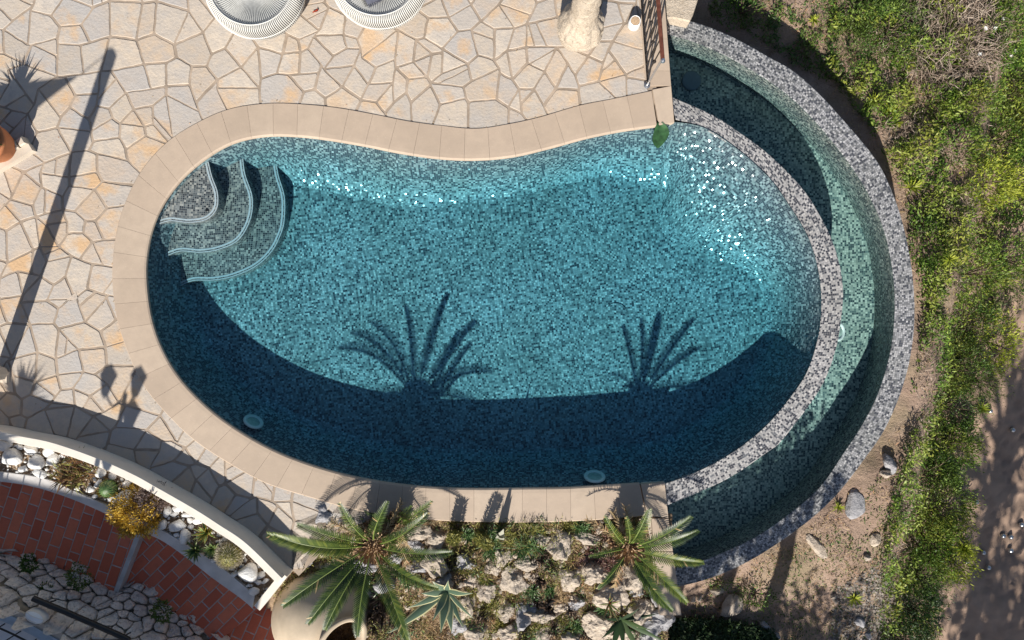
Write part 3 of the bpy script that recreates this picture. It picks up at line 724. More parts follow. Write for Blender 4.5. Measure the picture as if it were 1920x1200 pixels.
# pale stone block where the ring meets the terrace
def rock_mesh(mb, c, size, seed, planes=14, sub=3, rot=None, mi=0, nz=.06, base_cut=None):
    g = np.random.default_rng(seed); bm = bmesh.new(); bmesh.ops.create_icosphere(bm, subdivisions=sub, radius=1)
    D = np.array([v.co for v in bm.verts]); pn = unit(g.normal(size=(planes, 3))); h = g.uniform(.62, .98, planes)
    r = np.full(len(D), 1.15)
    for n_, hh in zip(pn, h):
        d = D@n_; r = np.where(d > .05, np.minimum(r, hh/np.maximum(d, .05)), r)
    Vv = D*r[:, None]; a = g.uniform(0, 6.28) if rot is None else rot
    off = Vector(g.uniform(-50, 50, 3))
    Vv = np.array([v*(1+nz*2*noise.fractal(Vector(v)*1.6+off, 1.0, 2.0, 4)) for v in Vv])
    Vv = Vv*np.array(size); ca, sa = math.cos(a), math.sin(a)
    Vv = np.c_[Vv[:, 0]*ca-Vv[:, 1]*sa, Vv[:, 0]*sa+Vv[:, 1]*ca, Vv[:, 2]]+np.array(c)
    rr = random.random(); mb.add([tuple(v) for v in Vv], [[v.index for v in f.verts] for f in bm.faces], mi, rr); bm.free()
def rock(name, c, size, seed, mat, label=None, cat='rock', group=None, smooth=False, **kw):
    m = MB(); rock_mesh(m, c, size, seed, **kw); o = m.build(name, mat, smooth=smooth); 
    return tag(o, label, cat, group)
mb = MB()
c = ccw(np.array([P2(*p, -.1) for p in [(1249, 34), (1262, 33), (1294, 40), (1300, 28), (1309, 0), (1325, -60), (1240, -60)]])); n = len(c); ctr = c.mean(0); ci = c+(ctr-c)*.05
mb.add([(*p, -.10) for p in ci]+[(*p, -.125) for p in c]+[(*p, -2.2) for p in c], [list(range(n))]+[[n+i, n+(i+1) % n, (i+1) % n, i] for i in range(n)]+[[2*n+i, 2*n+(i+1) % n, n+(i+1) % n, n+i] for i in range(n)])
tag(mb.build('stone_pier', M['clay']), 'pale rough stone pier where the ring wall meets the railing', 'pier')

# ------------------------------------------------------------------ railing at the terrace edge
rail = thing('iron_railing', 'rusty wrought iron railing along the terrace edge above the basin', 'railing', P(1214, 162, .035))
b0 = Vector(P(1213, 160, .035)); b1 = Vector(P(1176, -330, .035)); dirv = (b1-b0); Ln = dirv.length; dirv /= Ln; HR = .93
def rp(s, z): q = b0+dirv*s; return (q.x, q.y, z)
m = MB(); m.tube([rp(0, .09), rp(Ln, .09)], .012, 6); m.build('bottom_rail', M['iron'], rail)
m = MB(); q0, q1 = Vector(rp(-.02, HR)), Vector(rp(Ln, HR)); lat = dirv.cross(Vector((0, 0, 1)))*.024
for dz in (0,): m.add([tuple(q0-lat+Vector((0, 0, -.006))), tuple(q0+lat+Vector((0, 0, -.006))), tuple(q1+lat+Vector((0, 0, -.006))), tuple(q1-lat+Vector((0, 0, -.006))), tuple(q0-lat*.6+Vector((0, 0, .014))), tuple(q0+lat*.6+Vector((0, 0, .014))), tuple(q1+lat*.6+Vector((0, 0, .014))), tuple(q1-lat*.6+Vector((0, 0, .014)))], [[3, 2, 1, 0], [4, 5, 6, 7], [0, 1, 5, 4], [1, 2, 6, 5], [2, 3, 7, 6], [3, 0, 4, 7]])
m.build('top_rail', M['rust'], rail)
m = MB(); m.tube([rp(0, .035), rp(0, HR)], .014, 8); m.lathe([(0, .03), (.022, .02), (.03, 0), (.022, -.02), (0, -.03)], rp(-.03, HR-.005), 12); m.lathe([(.04, 0), (.04, .012), (.018, .02)], rp(0, .03), 12)
m.build('post', M['steel'], rail)
k = 0; s = .115
while s < Ln:
    m = MB(); pts = []; nn_ = 14
    for i in range(nn_+1):
        u = i/nn_; z = .09+(HR-.09)*u; off = 0
        pts.append(rp(s+off, z))
    m.tube(pts, [.0085]*len(pts), 5)
    if k % 2 == 0: m.lathe([(.006, -.03), (.022, -.01), (.024, 0), (.022, .01), (.006, .03)], rp(s, .52), 10)
    else:
        for sg in (-1, 1):
            m.tube([(rp(s+sg*.03*math.sin(math.pi*i/8), .34+.36*i/8)) for i in range(9)], .006, 5)
    m.build('baluster', M['iron'], rail); s += .115; k += 1

# ------------------------------------------------------------------ things on the terrace
def vase():
    t = thing('clay_urn', 'large pale weathered clay urn with wide belly and narrow neck', 'urn', P(1086, 68, 0))
    cx, cy, _ = P(1085, 66, 0)
    pr = [(.0, .01), (.17, .01), (.215, .03), (.262, .10), (.282, .19), (.283, .22), (.275, .235), (.26, .30), (.225, .40), (.185, .50), (.16, .60), (.15, .68), (.165, .76), (.18, .80), (.182, .84), (.155, .85), (.13, .80), (.11, .6)]
    def fn(q, a):
        d = noise.fractal(Vector((q.x*6, q.y*6, q.z*6)), 1, 2, 5)*.020
        band_ = math.exp(-((q.z-.40)/.12)**2)*.022*abs(math.sin(a*6+math.sin(a*3)))-.03*max(0, noise.noise(Vector((q.x*11, q.y*11, q.z*11)))-.25)+(math.exp(-((q.z-.12)/.05)**2)*.008*math.sin(a*17)**2)
        k = 1+(d+band_)/max(.05, math.hypot(q.x, q.y)); return Vector((q.x*k, q.y*k, q.z))
    pr = [(0, .01), (.15, .01), (.21, .04), (.262, .12), (.284, .22), (.288, .25), (.276, .262), (.27, .31), (.245, .38), (.205, .45), (.178, .53), (.163, .65), (.155, .85), (.155, 1.1), (.165, 1.3), (.19, 1.45), (.215, 1.55), (.22, 1.6), (.19, 1.61), (.15, 1.5), (.13, 1.2)]
    m = MB(); m.lathe(cr(pr, n=5).tolist(), (cx, cy, 0), 96, fn=fn); m.build('urn_body', M['clay'], t, True)
    m = MB()
    for k in range(6):
        a = -math.pi/2+(k-2.5)*.5; pts = []
        for i in range(9):
            b = i/8*2*math.pi*.8; rr = .268; pts.append((cx+rr*math.cos(a+.09*math.cos(b)), cy+rr*math.sin(a+.09*math.cos(b)), .27+.035*math.sin(b)))
        m.tube(pts, .008, 5)
    m.build('relief_scrolls', M['clay'], t, True)
vase()
def tub(cx, cy, cushion, label):
    t = thing('wicker_chair', label, 'wicker chair', (cx, cy, 0), 'round white wicker seats')
    prof = [(.40, .02), (.50, .06), (.565, .16), (.59, .27), (.585, .36), (.56, .41), (.52, .43), (.475, .42), (.44, .385), (.42, .33)]
    pc = cr(prof, n=4)
    m = MB(); m.lathe([(r-.012, z-.004) for r, z in pc], (cx, cy, 0), 64); m.build('frame', simple('wicker_gap', (.26, .25, .23), .8), t, True)
    m = MB(); ns = 150
    for k in range(ns):
        a = 2*math.pi*k/ns; m.tube([(cx+r*math.cos(a+.02*math.sin(i*.5)), cy+r*math.sin(a+.02*math.sin(i*.5)), z) for i, (r, z) in enumerate(pc[::2])], .0075, 4, cap=False)
    for r, z in ((.593, .27), (.56, .17), (.50, .435)):
        m.tube([(cx+r*math.cos(2*math.pi*i/72), cy+r*math.sin(2*math.pi*i/72), z) for i in range(73)], .007, 5, cap=False)
    m.build('weave', M['wicker'], t, True)
    m = MB(); m.lathe([(.46, .405), (.3, .372), (.15, .36), (0, .355)], (cx, cy, 0), 64)
    for k in range(110):
        a = 2*math.pi*k/110; m.tube([(cx+r*math.cos(a), cy+r*math.sin(a), z) for r, z in ((.46, .412), (.3, .38), (.15, .368), (.05, .364))], .0065, 4, cap=False)
    m.build('seat', M['wicker_seat'], t, True)
    if cushion:
        c = thing('seat_cushion', 'slate blue fringed cushion in the second wicker chair', 'cushion', (cx, cy, .33))
        m = MB(); rows_ = []; nU = 18
        R2 = Matrix.Rotation(R(28), 4, 'Z')
        def cz(u, v): return .395+.13*max(0, (1-u**4)*(1-v**4))**.6
        for i in range(nU+1):
            row = []
            for j in range(nU+1):
                u, v = i/nU*2-1, j/nU*2-1; q = R2 @ Vector((u*.27*(1-.06*v*v), v*.27*(1-.06*u*u), 0)); row.append((cx+q.x-.01, cy+q.y-.02, cz(u, v)+.01))
            rows_.append(row)
        m.grid(rows_); m.grid([[(x, y, min(z, .81-z)) for x, y, z in r_] for r_ in rows_], flip=True)
        m.build('cushion_cover', M['cushion'], c, True)
        Q = []
        for e in range(4):
            for i in range(46):
                w = i/45*2-1; p = [(w, 1), (w, -1), (1, w), (-1, w)][e]; q = R2 @ Vector((p[0]*.262, p[1]*.262, 0)); d = R2 @ Vector(((p[0] if e > 1 else 0)*.035, (p[1] if e < 2 else 0)*.035, 0))
                sde = Vector((-d.y, d.x, 0)).normalized()*.003; b = Vector((cx+q.x-.01, cy+q.y-.02, .41))
                Q.append([b-sde, b+sde, b+d+sde*.5, b+d-sde*.5+Vector((0, 0, -.01))])
        quads_object('fringe', np.array([[tuple(v) for v in q] for q in Q]), M['cushion'], np.random.rand(len(Q)), c)
    return t
c1 = P(478, -22, .3); tub(c1[0], c1[1], False, 'round white wicker chair with bare grey seat, left of the pair')
c2 = P(711, -40, .3); tub(c2[0], c2[1], True, 'round white wicker chair holding a slate blue cushion')
cup = thing('candle_pot', 'small white ceramic candle pot with cork lid beside the railing', 'candle pot', P(1188, 46, 0))
cx, cy, _ = P(1188, 47, 0)
m = MB(); m.lathe([(0, .005), (.075, .005), (.082, .012), (.066, .13), (.06, .133), (.055, .12)], (cx, cy, 0), 40); m.build('pot_body', M['cup'], cup, True)
m = MB(); m.lathe([(.055, .11), (.054, .128), (.045, .131), (0, .132)], (cx, cy, 0), 32); m.build('cork_lid', M['cork'], cup)
leaf = MB(); leafshape(leaf, P2(595, 17, 0), P2(590, 27, 0), .025, .012, .02, 6)
tag(leaf.build('red_petal', simple('red_petal', (.5, .06, .02))), 'tiny red petal lying between the wicker chairs', 'petal')

# potted plant at the left edge, half out of frame
pot = thing('potted_yucca', 'orange terracotta pot with a spiky yucca at the left edge', 'potted plant', P(-20, 270, 0))
px_, py_, _ = P(-22, 268, .3)
m = MB(); m.lathe([(0, .02), (.13, .0), (.17, .05), (.235, .22), (.26, .36), (.275, .38), (.275, .42), (.245, .425), (.235, .38), (0, .37)], (px_, py_, 0), 48); m.build('pot', M['terra'], pot, True)
m = MB(); m.tube([(px_, py_, .36), (px_-.02, py_+.02, .45), (px_, py_, .55)], [.05, .045, .04], 8); m.build('stem', M['bark'], pot, True)
def blades(mb, c, n, L, w, el0, el1, g, droop=.5, mi=0, az0=None, azr=None, fold=.0, seg=5, edge_mi=None):
    for k in range(n):
        a = g.uniform(0, 2*math.pi) if az0 is None else az0+g.uniform(-1, 1)*azr
        e = g.uniform(el0, el1); l = L*g.uniform(.75, 1.1); ww = w*g.uniform(.8, 1.15); p = Vector(c); rws = []; r = random.random()
        tw = g.uniform(-.25, .25)
        for i in range(seg+1):
            u = i/seg; ee = e-droop*u*u; d = Vector((math.cos(a)*math.cos(ee), math.sin(a)*math.cos(ee), math.sin(ee)))
            s = Vector((-math.sin(a), math.cos(a), tw)); s.normalize(); up = d.cross(s)*-1
            wv = ww*.5*((.55+.9*u) if u < .4 else (1-u)/.6*.91+.01)
            if edge_mi is None: rws.append([tuple(p-s*wv+up*wv*fold), tuple(p), tuple(p+s*wv+up*wv*fold)])
            else: rws.append([tuple(p-s*wv+up*wv*fold), tuple(p-s*wv*.72+up*wv*fold*.5), tuple(p), tuple(p+s*wv*.72+up*wv*fold*.5), tuple(p+s*wv+up*wv*fold)])
            p = p+d*(l/seg)
        if edge_mi is None: mb.grid(rws, mi, r=r)
        else:
            o = len(mb.f); mb.grid(rws, mi, r=r)
            for q in range(o, len(mb.f)):
                if (q-o) % 4 in (0, 3): mb.m[q] = edge_mi
m = MB(); g = np.random.default_rng(3); blades(m, (px_, py_, .52), 60, .36, .04, -.3, 1.5, g, .3); m.build('leaves', M['g_mid'], pot)
pot2 = thing('added_potted_aloe', 'unseen terracotta pot added outside the left edge to shadow the paving', 'potted plant', P(-110, 430, 0))  # unseen pot added for the shadow blob; the real caster is unknown
m = MB(); q = P(-112, 440, 0); m.lathe([(0, .02), (.15, .0), (.2, .1), (.26, .35), (.28, .5), (.25, .5), (0, .45)], q, 40); m.build('pot', M['terra'], pot2, True)
m = MB(); blades(m, (q[0], q[1], .45), 24, .3, .06, .2, 1.4, g, .3, fold=.3); m.build('leaves', M['s_green'], pot2)
# low cream brick edging by the pot
t = thing('brick_edging', 'low cream brick edging with mortar curb beside the terracotta pot', 'edging', P(20, 300, 0))
a_, b_ = np.array(P2(62, 272)), np.array(P2(-70, 352)); d_ = (b_-a_); Ld = np.linalg.norm(d_); d_ /= Ld; n_ = np.array([d_[1], -d_[0]])
if n_[1] < 0: n_ = -n_
m = MB(); k = 0; s = .0
while s < Ld:
    c0 = a_+d_*(s+.01); c1_ = a_+d_*(s+.095); z1 = .13+.01*math.sin(k*2.3)
    V = [c0-n_*.0, c1_-n_*.0, c1_+n_*.10, c0+n_*.10]; ctr = sum(V)/4
    m.add([(*(ctr+(v-ctr)*1), 0) for v in V]+[(*v, z1-.02) for v in V]+[(*(ctr+(v-ctr)*.8), z1) for v in V], [[0, 1, 5, 4], [1, 2, 6, 5], [2, 3, 7, 6], [3, 0, 4, 7], [4, 5, 9, 8], [5, 6, 10, 9], [6, 7, 11, 10], [7, 4, 8, 11], [8, 9, 10, 11]]); s += .105; k += 1
m.build('bricks', M['cream'], t, merge=.0001)
m = MB(); V = [a_-n_*.10, b_-n_*.10, b_-n_*.002, a_-n_*.002]; m.add([(*v, 0) for v in V]+[(*v, .09) for v in V], [[4, 5, 6, 7], [0, 1, 5, 4], [1, 2, 6, 5], [2, 3, 7, 6], [3, 0, 4, 7]]); m.build('curb', M['cream'], t)
# mast of the shade sail, and the sail itself beyond the frame
t = thing('sail_mast', 'tall square mast of the shade sail, its foot at the left edge', 'mast', P(8, 710, 0))
base = Vector(P(4, 706, 0)); top = base+Vector((.46, .02, 3.05))
m = MB(); m.box(base.x-.10, base.x+.10, base.y-.075, base.y+.06, 0, .06); m.build('foot', M['cream'], t)
base2 = Vector((-6.75, -.45, 0)); 
mast_top_sh = Vector(P(211, 92, 0)); hh = 3.0; top = mast_top_sh-SD*(hh/-SD.z)*1.0
top.z = hh
foot_sh = Vector(P(10, 700, 0))
m = MB(); m.tube([foot_sh+Vector((-.03, .0, .05)), top*.985+foot_sh*.015, top], [.098, .082, .02], 8); m.build('pole', M['cream'], t)
sail = thing('shade_sail', 'beige triangular shade sail stretched beyond the left edge', 'shade sail', (-9, -1, 2.7))
tipw = Vector(P(150, 140, 0))-SD*(2.7/-SD.z); tipw.z = 2.7
p2 = Vector(P(-420, 130, 0))-SD*(2.5/-SD.z); p2.z = 2.5; p3 = Vector(P(-260, 560, 0))-SD*(2.3/-SD.z); p3.z = 2.3
m = MB(); rws = []
for i in range(9):
    u = i/8; row = []
    for j in range(9):
        v = j/8; q = tipw*(1-u)+(p2*(1-v)+p3*v)*u; q = q+Vector((0, 0, -.12*math.sin(math.pi*u)*math.sin(math.pi*v)))
        inn_ = .06*math.sin(math.pi*u)*(1-2*v)
        row.append(tuple(q+(p3-p2)*inn_))
    rws.append(row)
m.grid(rws); m.build('cloth', M['sail'], sail, True)
m = MB(); m.tube([tipw, top], .006, 5); m.build('rope', M['iron'], sail)
# lamp post beyond the lower-left corner; only its shadow shows
lp = thing('lamp_post', 'three lantern iron lamp post beyond the lower left corner', 'lamp post', (-5.8, -4.3, 0))
def unsh(px, py, z, z0=0.0): q = Vector(P(px, py, z0))-SD*((z-z0)/-SD.z); q.z = z; return q
mid = unsh(236, 738, 2.33); ft = Vector((mid.x, mid.y, .0))
m = MB(); m.tube([ft, mid], [.04, .03], 8); m.lathe([(.14, 0), (.12, .05), (.05, .12)], ft, 16); m.build('post', M['iron'], lp)
for (bx, by), (tx, ty), nm in (((197, 737), (211, 687), 0), ((254, 737), (266, 690), 1), ((241, 803), (247, 745), 2)):
    zb = 2.47 if nm < 2 else 2.05
    a = unsh(bx, by, zb); tip = unsh(tx, ty, zb+.235); tip = Vector((a.x, a.y, a.z+.31))
    m = MB(); m.lathe([(0, -.06), (.012, -.03), (.04, -.01), (.05, 0), (.098, .15), (.115, .17), (.062, .22), (.015, .245), (.015, .265), (0, .28)], tuple(a), 6)
    m.build('lantern', M['iron'], lp)
    m = MB(); m.tube([mid+Vector((0, 0, -.05)), (mid+a)/2+Vector((0, 0, -.12)), a], .013, 6); m.build('arm', M['iron'], lp)

q = unsh(38, 752, 2.1); yt = thing('tree_yucca', 'tall spiky yucca on the lower terrace beyond the left edge', 'yucca', (q.x, q.y, .55))
m = MB(); m.tube([(q.x, q.y, .5), (q.x+.03, q.y, 1.3), tuple(q)], [.07, .06, .05], 8); m.build('stem', M['bark'], yt, True)
m = MB(); blades(m, tuple(q), 110, .36, .05, -.7, 1.5, np.random.default_rng(14), .2); m.build('leaves', M['g_mid'], yt)
# ------------------------------------------------------------------ planter bed
HW = .31
nW = normals2(WBc); 
if (WBc+nW*.1)[len(WBc)//2][1] > WBc[len(WBc)//2][1]: nW = -nW
pl = thing('planter_wall', 'curved white rendered planter wall along the paving', 'planter wall', P(250, 900, 0))
m = MB(); secs = [(0, -.05), (0, HW-.015), (.008, HW), (.092, HW+.002), (.10, HW-.012), (.10, 0)]
m.grid([[(*(p+n*d), z) for p, n in zip(WBc, nW)] for d, z in secs], flip=True)
e0 = WBc[-1]; m.add([(*(e0+nW[-1]*d), z) for d, z in secs], [list(range(6))])
o = m.build('wall_body', M['white'], pl)
for p_ in o.data.polygons: p_.flip() if False else None
KU = [(-400, 880), (-200, 876), (-60, 878), (0, 885), (60, 893), (107, 905), (130, 917), (217, 955), (300, 993), (350, 1022), (410, 1060), (462, 1103), (478, 1117)]
KL = [(-400, 898), (-200, 895), (-60, 897), (0, 903), (45, 909), (92, 921), (150, 942), (212, 970), (258, 994), (300, 1012), (342, 1040), (400, 1085), (450, 1121), (473, 1140)]
ZK = .13
KUc = wcurve(KU, ZK, n=110); KLc = wcurve(KL, ZK, n=110)
kb = thing('planter_kerb', 'grey kerb between the pebble bed and the brick path', 'kerb', P(250, 985, 0))
m = MB(); m.grid([[(*p, .02) for p in KUc], [(*p, ZK) for p in KUc], [(*p, ZK) for p in KLc], [(*p, -.6) for p in KLc]], flip=False); m.build('kerb_body', M['kerb'], kb)
# end wall of the bed
eA = np.array(P2(532, 1078, .25)); eB = np.array(P2(484, 1138, .2)); d_ = (eB-eA)/np.linalg.norm(eB-eA); n_ = np.array([d_[1], -d_[0]])
m = MB(); V = [eA-n_*.045, eB-n_*.045, eB+n_*.045, eA+n_*.045]; V = list(ccw(np.array(V))); m.add([(*v, -.5) for v in V]+[(*v, .24) for v in V], [[4, 5, 6, 7], [0, 1, 5, 4], [1, 2, 6, 5], [2, 3, 7, 6], [3, 0, 4, 7]]); m.build('end_wall', M['white'], pl)
inW = WBc+nW*.05
bed = np.vstack([inW[::3], [eA], [eB], KUc[::-1][::3]])
m = MB(); m.fill([bed], .09); tag(m.build('planter_bed', M['soil']), kind='structure')

# ------------------------------------------------------------------ brick path
ZP = -.22
PU = [(-300, 890), (-100, 890), (0, 898), (92, 915), (150, 936), (212, 962), (262, 990), (342, 1034), (400, 1078), (473, 1130), (530, 1180), (600, 1270), (700, 1400)]
PL_ = [(-300, 1050), (-100, 1040), (0, 1040), (100, 1055), (165, 1080), (220, 1108), (252, 1105), (330, 1160), (385, 1205), (430, 1260), (520, 1400)]
PUc = wcurve(PU, ZP, n=140); PLc = wcurve(PL_, ZP, n=140)
pathpoly = np.vstack([PUc+[[0, .08]], PLc[::-1]])
m = MB()
stepA, stepB = np.array(P2(262, 996, ZP)), np.array(P2(220, 1105, ZP))
def side(q): return (stepB[0]-stepA[0])*(q[1]-stepA[1])-(stepB[1]-stepA[1])*(q[0]-stepA[0])
def bricks(o, ang, z, keep, bl=.262, bw=.140, gap=.012):
    u = np.array([math.cos(ang), math.sin(ang)]); v = np.array([-u[1], u[0]])
    for i in range(-30, 31):
        for j in range(-16, 17):
            cc = np.array(o)+v*(i*bw)+u*((j+.5*(i % 2)+.04*math.sin(i*3.3))*bl)
            q = [cc+u*(bl/2-gap/2)*a+v*(bw/2-gap/2)*b for a, b in ((-1, -1), (1, -1), (1, 1), (-1, 1))]
            for (nn, dd) in keep:
                q = clip(q, nn, dd)
                if len(q) < 3: break
            if len(q) < 3: continue
            A = np.array(q)
            if not inside(A[:, 0], A[:, 1], pathpoly).any(): continue
            A = ccw(A); n = len(A); zz = z+random.uniform(-.002, .002); ctr = A.mean(0); B = ctr+(A-ctr)*.96
            if n < 3: continue
            r = random.random()
            m.add([(*p, zz) for p in B]+[(*p, zz-.008) for p in A], [list(range(n))]+[[n+i_, n+(i_+1) % n, (i_+1) % n, i_] for i_ in range(n)], 0, r)
sd = stepB-stepA; sn = np.array([sd[1], -sd[0]])/np.linalg.norm(sd)     # points to +x side
if sn[0] < 0: sn = -sn
dA = sn@stepA
bricks(stepA, math.atan2(-.95, -.32), ZP, [(sn, dA-.03)])
st3 = np.array(P2(478, 1150, ZP)); sn3 = np.array([.62, -.78])
bricks(stepA+[.3, -.3], math.atan2(-.70, -.72), ZP-.12, [(-sn, -dA-.03), (sn3, sn3@st3)])
bricks(st3, math.atan2(-.92, -.4), ZP-.24, [(-sn3, -(sn3@st3))])
pp = [tuple(p) for p in pathpoly]
half = [p for p in pathpoly]
m.fill([clip(half, sn, dA)], ZP-.006, 1)
m.fill([clip(clip(half, -sn, -dA), sn3, sn3@st3)], ZP-.126, 1); m.fill([clip(half, -sn3, -(sn3@st3))], ZP-.246, 1)
tag(m.build('brick_path', [M['brick'], M['joint']]), 'terracotta brick path stepping down beside the planter', None, kind='structure')
t = MB(); u = sd/np.linalg.norm(sd); V = ccw(np.array([stepA-u*.05-sn*.03, stepB+u*.05-sn*.03, stepB+u*.05+sn*.03, stepA-u*.05+sn*.03]))
t.add([(*v, ZP-.2) for v in V]+[(*v, ZP+.008) for v in V], [[4, 5, 6, 7], [0, 1, 5, 4], [1, 2, 6, 5], [2, 3, 7, 6], [3, 0, 4, 7]])
tag(t.build('step_edge', M['kerb']), 'pale render nosing across the brick path', 'step edge')

# ------------------------------------------------------------------ rock retaining wall, terrace and house at the lower left
ZT = .55
TL = [(-300, 1010), (-100, 1090), (0, 1131), (60, 1158), (130, 1196), (200, 1236), (300, 1300), (420, 1420)]
TLc = wcurve(TL, ZT, n=140)
def rsurf(u, v):   # u along, v 0 at the path .. 1 at the terrace
    i = np.clip(u, 0, 1)*139; a = int(i); b = min(a+1, 139); f = i-a
    p = PLc[a]*(1-f)+PLc[b]*f; q = TLc[a]*(1-f)+TLc[b]*f; zz0 = ZP-.15*u*1.6
    return np.array([*(p*(1-v)+q*v), zz0*(1-v)+(ZT-.03)*v-.10*math.sin(math.pi*v)])
rw = thing('rock_wall', 'rough dry limestone retaining wall below the brick path', 'stone wall', P(150, 1120, 0))
m = MB(); m.grid([[tuple(rsurf(u, v)) for u in np.linspace(0, 1, 60)] for v in np.linspace(0, 1, 10)], 1, flip=True)
g = np.random.default_rng(11)
LU = float(arclen(PLc)[-1]); LV = 1.05
sp = []
for _ in range(9000):
    q = g.uniform((0, -.04), (LU, LV)); rad = .085+.19*(g.random()**1.8)
    if all((q[0]-e[0])**2+(q[1]-e[1])**2 > (.5*(rad+e[2]))**2*1.7 for e in sp): sp.append((q[0], q[1], rad))
S_ = np.array([[a, b] for a, b, c in sp])
for poly in weld([c for c in voronoi(S_, range(len(S_)), 1.2, 20) if len(c) > 2], .06, .016):
    if len(poly) < 3: continue
    pr = rough_edge(shrink(poly, .004), .03, .011, .02); A = ccw(np.array(pr)); cc = A.mean(0); n = len(A); off = Vector(g.uniform(-9, 9, 3)); hgt = g.uniform(.03, .09)
    A[:, 1] = np.clip(A[:, 1], -.03, LV); rings = []; tl = g.normal(size=2)*.22
    for k, (s_, h_) in enumerate(((1, -.02), (.985, .35), (.93, .8), (.8, 1.0), (.6, 1.05), (.4, 1.05), (.2, 1.05))):
        row = []
        for p in A:
            q = cc+(p-cc)*s_; b3 = rsurf(q[0]/LU, q[1]/LV); nz_ = (noise.fractal(Vector((q[0]*9, q[1]*9, 0))+off, 1, 2, 5)*.045+(q-cc)@tl) if k else 0
            nv = np.array([.25, .45, .85]); row.append(tuple(b3+nv*(hgt*h_+nz_)))
        rings.append(row)
    rr = random.random(); m.grid(rings, 0, True, r=rr); m.add(rings[-1], [list(range(n))], 0, rr)
m.build('wall_stones', [M['wallrock'], M['wall_joint']], rw)
# terrace beyond it
kt = thing('terrace_edge', 'cream terrace edge with pale blue shade painted on its capping, lower left corner', 'terrace edge', P(40, 1160, ZT))
nT = normals2(TLc); nT = nT if nT[0][1] < 0 else -nT
m = MB(); m.grid([[(*p, ZT-.3) for p in TLc], [(*p, ZT) for p in TLc], [(*(p+n*.075), ZT+.002) for p, n in zip(TLc, nT)]], flip=False); m.build('cream_kerb', M['cream'], kt)
m = MB(); m.grid([[(*(p+n*.073), ZT+.02) for p, n in zip(TLc, nT)], [(*(p+n*.17), ZT+.02) for p, n in zip(TLc, nT)]], flip=False); m.grid([[(*(p+n*.073), ZT) for p, n in zip(TLc, nT)], [(*(p+n*.073), ZT+.02) for p, n in zip(TLc, nT)]]); m.build('shade_blue_capping', simple('pale_blue_shade', (.42, .50, .58), .6, var=.1), kt)  # the capping's blue is bluish shade put into its colour
m = MB(); far = [(-3.0, -9.0), (-12, -9.0), (-12, -2.5)]
tp = np.vstack([(TLc+nT*.16)[::4], far]); m.fill([tp], ZT-.01); tag(m.build('terrace_floor', M['tread']), kind='structure')
rr_ = thing('black_railing', 'black iron balustrade in the lower left corner', 'railing', P(20, 1180, ZT))
RLc = resample((TLc+nT*.20)[30:], n=40); 
m = MB(); m.tube([(*p, ZT+.10) for p in RLc], .012, 6); m.build('bottom_rail', M['blackpaint'], rr_)
m = MB(); m.tube([(*p, ZT+.9) for p in RLc], .018, 6); m.build('top_rail', M['blackpaint'], rr_)
m = MB()
for p in RLc[::2]: m.tube([(*p, ZT+.0), (*p, ZT+.9)], .008, 5)
m.build('bars', M['blackpaint'], rr_)
hr = thing('handrail', 'black handrail crossing the rock wall below the brick path', 'handrail', P(150, 1150, .8))
m = MB(); pts = [Vector(P(62, 1122, .55)), Vector(P(120, 1146, .55)), Vector(P(180, 1172, .50)), Vector(P(230, 1194, .46)), Vector(P(240, 1199, .44))]; m.tube(pts, .034, 8); m.lathe([(0, .035), (.03, .015), (.03, -.015), (0, -.035)], pts[-1], 12); m.build('rail', M['blackpaint'], hr, True)
for q in (pts[0]*.8+pts[2]*.2, pts[3]): m = MB(); m.tube([q, q+Vector((-.03, -.05, -.22))], .01, 6); m.build('bracket', M['blackpaint'], hr)
bl = thing('bulkhead_lamp', 'white oval bulkhead lamp fixed on the rock wall edge', 'lamp', P(66, 1157, ZT+.03))
c_ = P(66, 1157, ZT+.06); Mx = Matrix.Rotation(R(-24), 4, 'Z') @ Matrix.Diagonal((1.45, .85, 1, 1))
m = MB(); m.lathe([(.085, -.08), (.085, .0), (.078, .02)], c_, 32, M=Mx); m.build('body', M['white'], bl, True)
m = MB(); m.lathe([(.076, .018), (.06, .04), (.03, .05), (0, .052)], c_, 32, M=Mx); m.build('diffuser', M['cup'], bl, True)
m = MB()
for s_ in (-.03, .03): m.tube([tuple(Mx @ Vector((x, s_*1.1, .052-abs(x)*.3))+Vector(c_)) for x in np.linspace(-.075, .075, 7)], .005, 5)
m.build('guard', M['white'], bl)
# the house that shades the path, outside the frame
hs = thing('house', 'rendered house south west of the path, outside the frame', 'house', (-8, -10, 0))
m = MB(); A_, Bm, Bn, B_ = unsh(-150, 860, 3.6, .15), unsh(210, 946, 3.6, .15), unsh(296, 948, 3.6, .15), unsh(500, 1086, 3.6, .15); d_ = (Bm-A_).normalized(); n2 = Vector((-.5, -1, 0)).normalized()
A0 = A_-d_*6; V = [A0, Bm, Bn, B_, B_+n2*5, A0+n2*5][::-1]
m.add([(v.x, v.y, -2.6) for v in V]+[(v.x, v.y, 3.4) for v in V], [[i, (i+1) % 6, 6+(i+1) % 6, 6+i] for i in range(6)]); m.build('walls', M['white'], hs)
m = MB(); m.add([(v.x, v.y, 3.4) for v in V]+[(v.x, v.y, 3.6) for v in V], [[5, 4, 3, 2, 1, 0], [6, 7, 8, 9, 10, 11]]+[[i, (i+1) % 6, 6+(i+1) % 6, 6+i] for i in range(6)]); m.build('roof', M['terra'], hs)

exec_rest = True
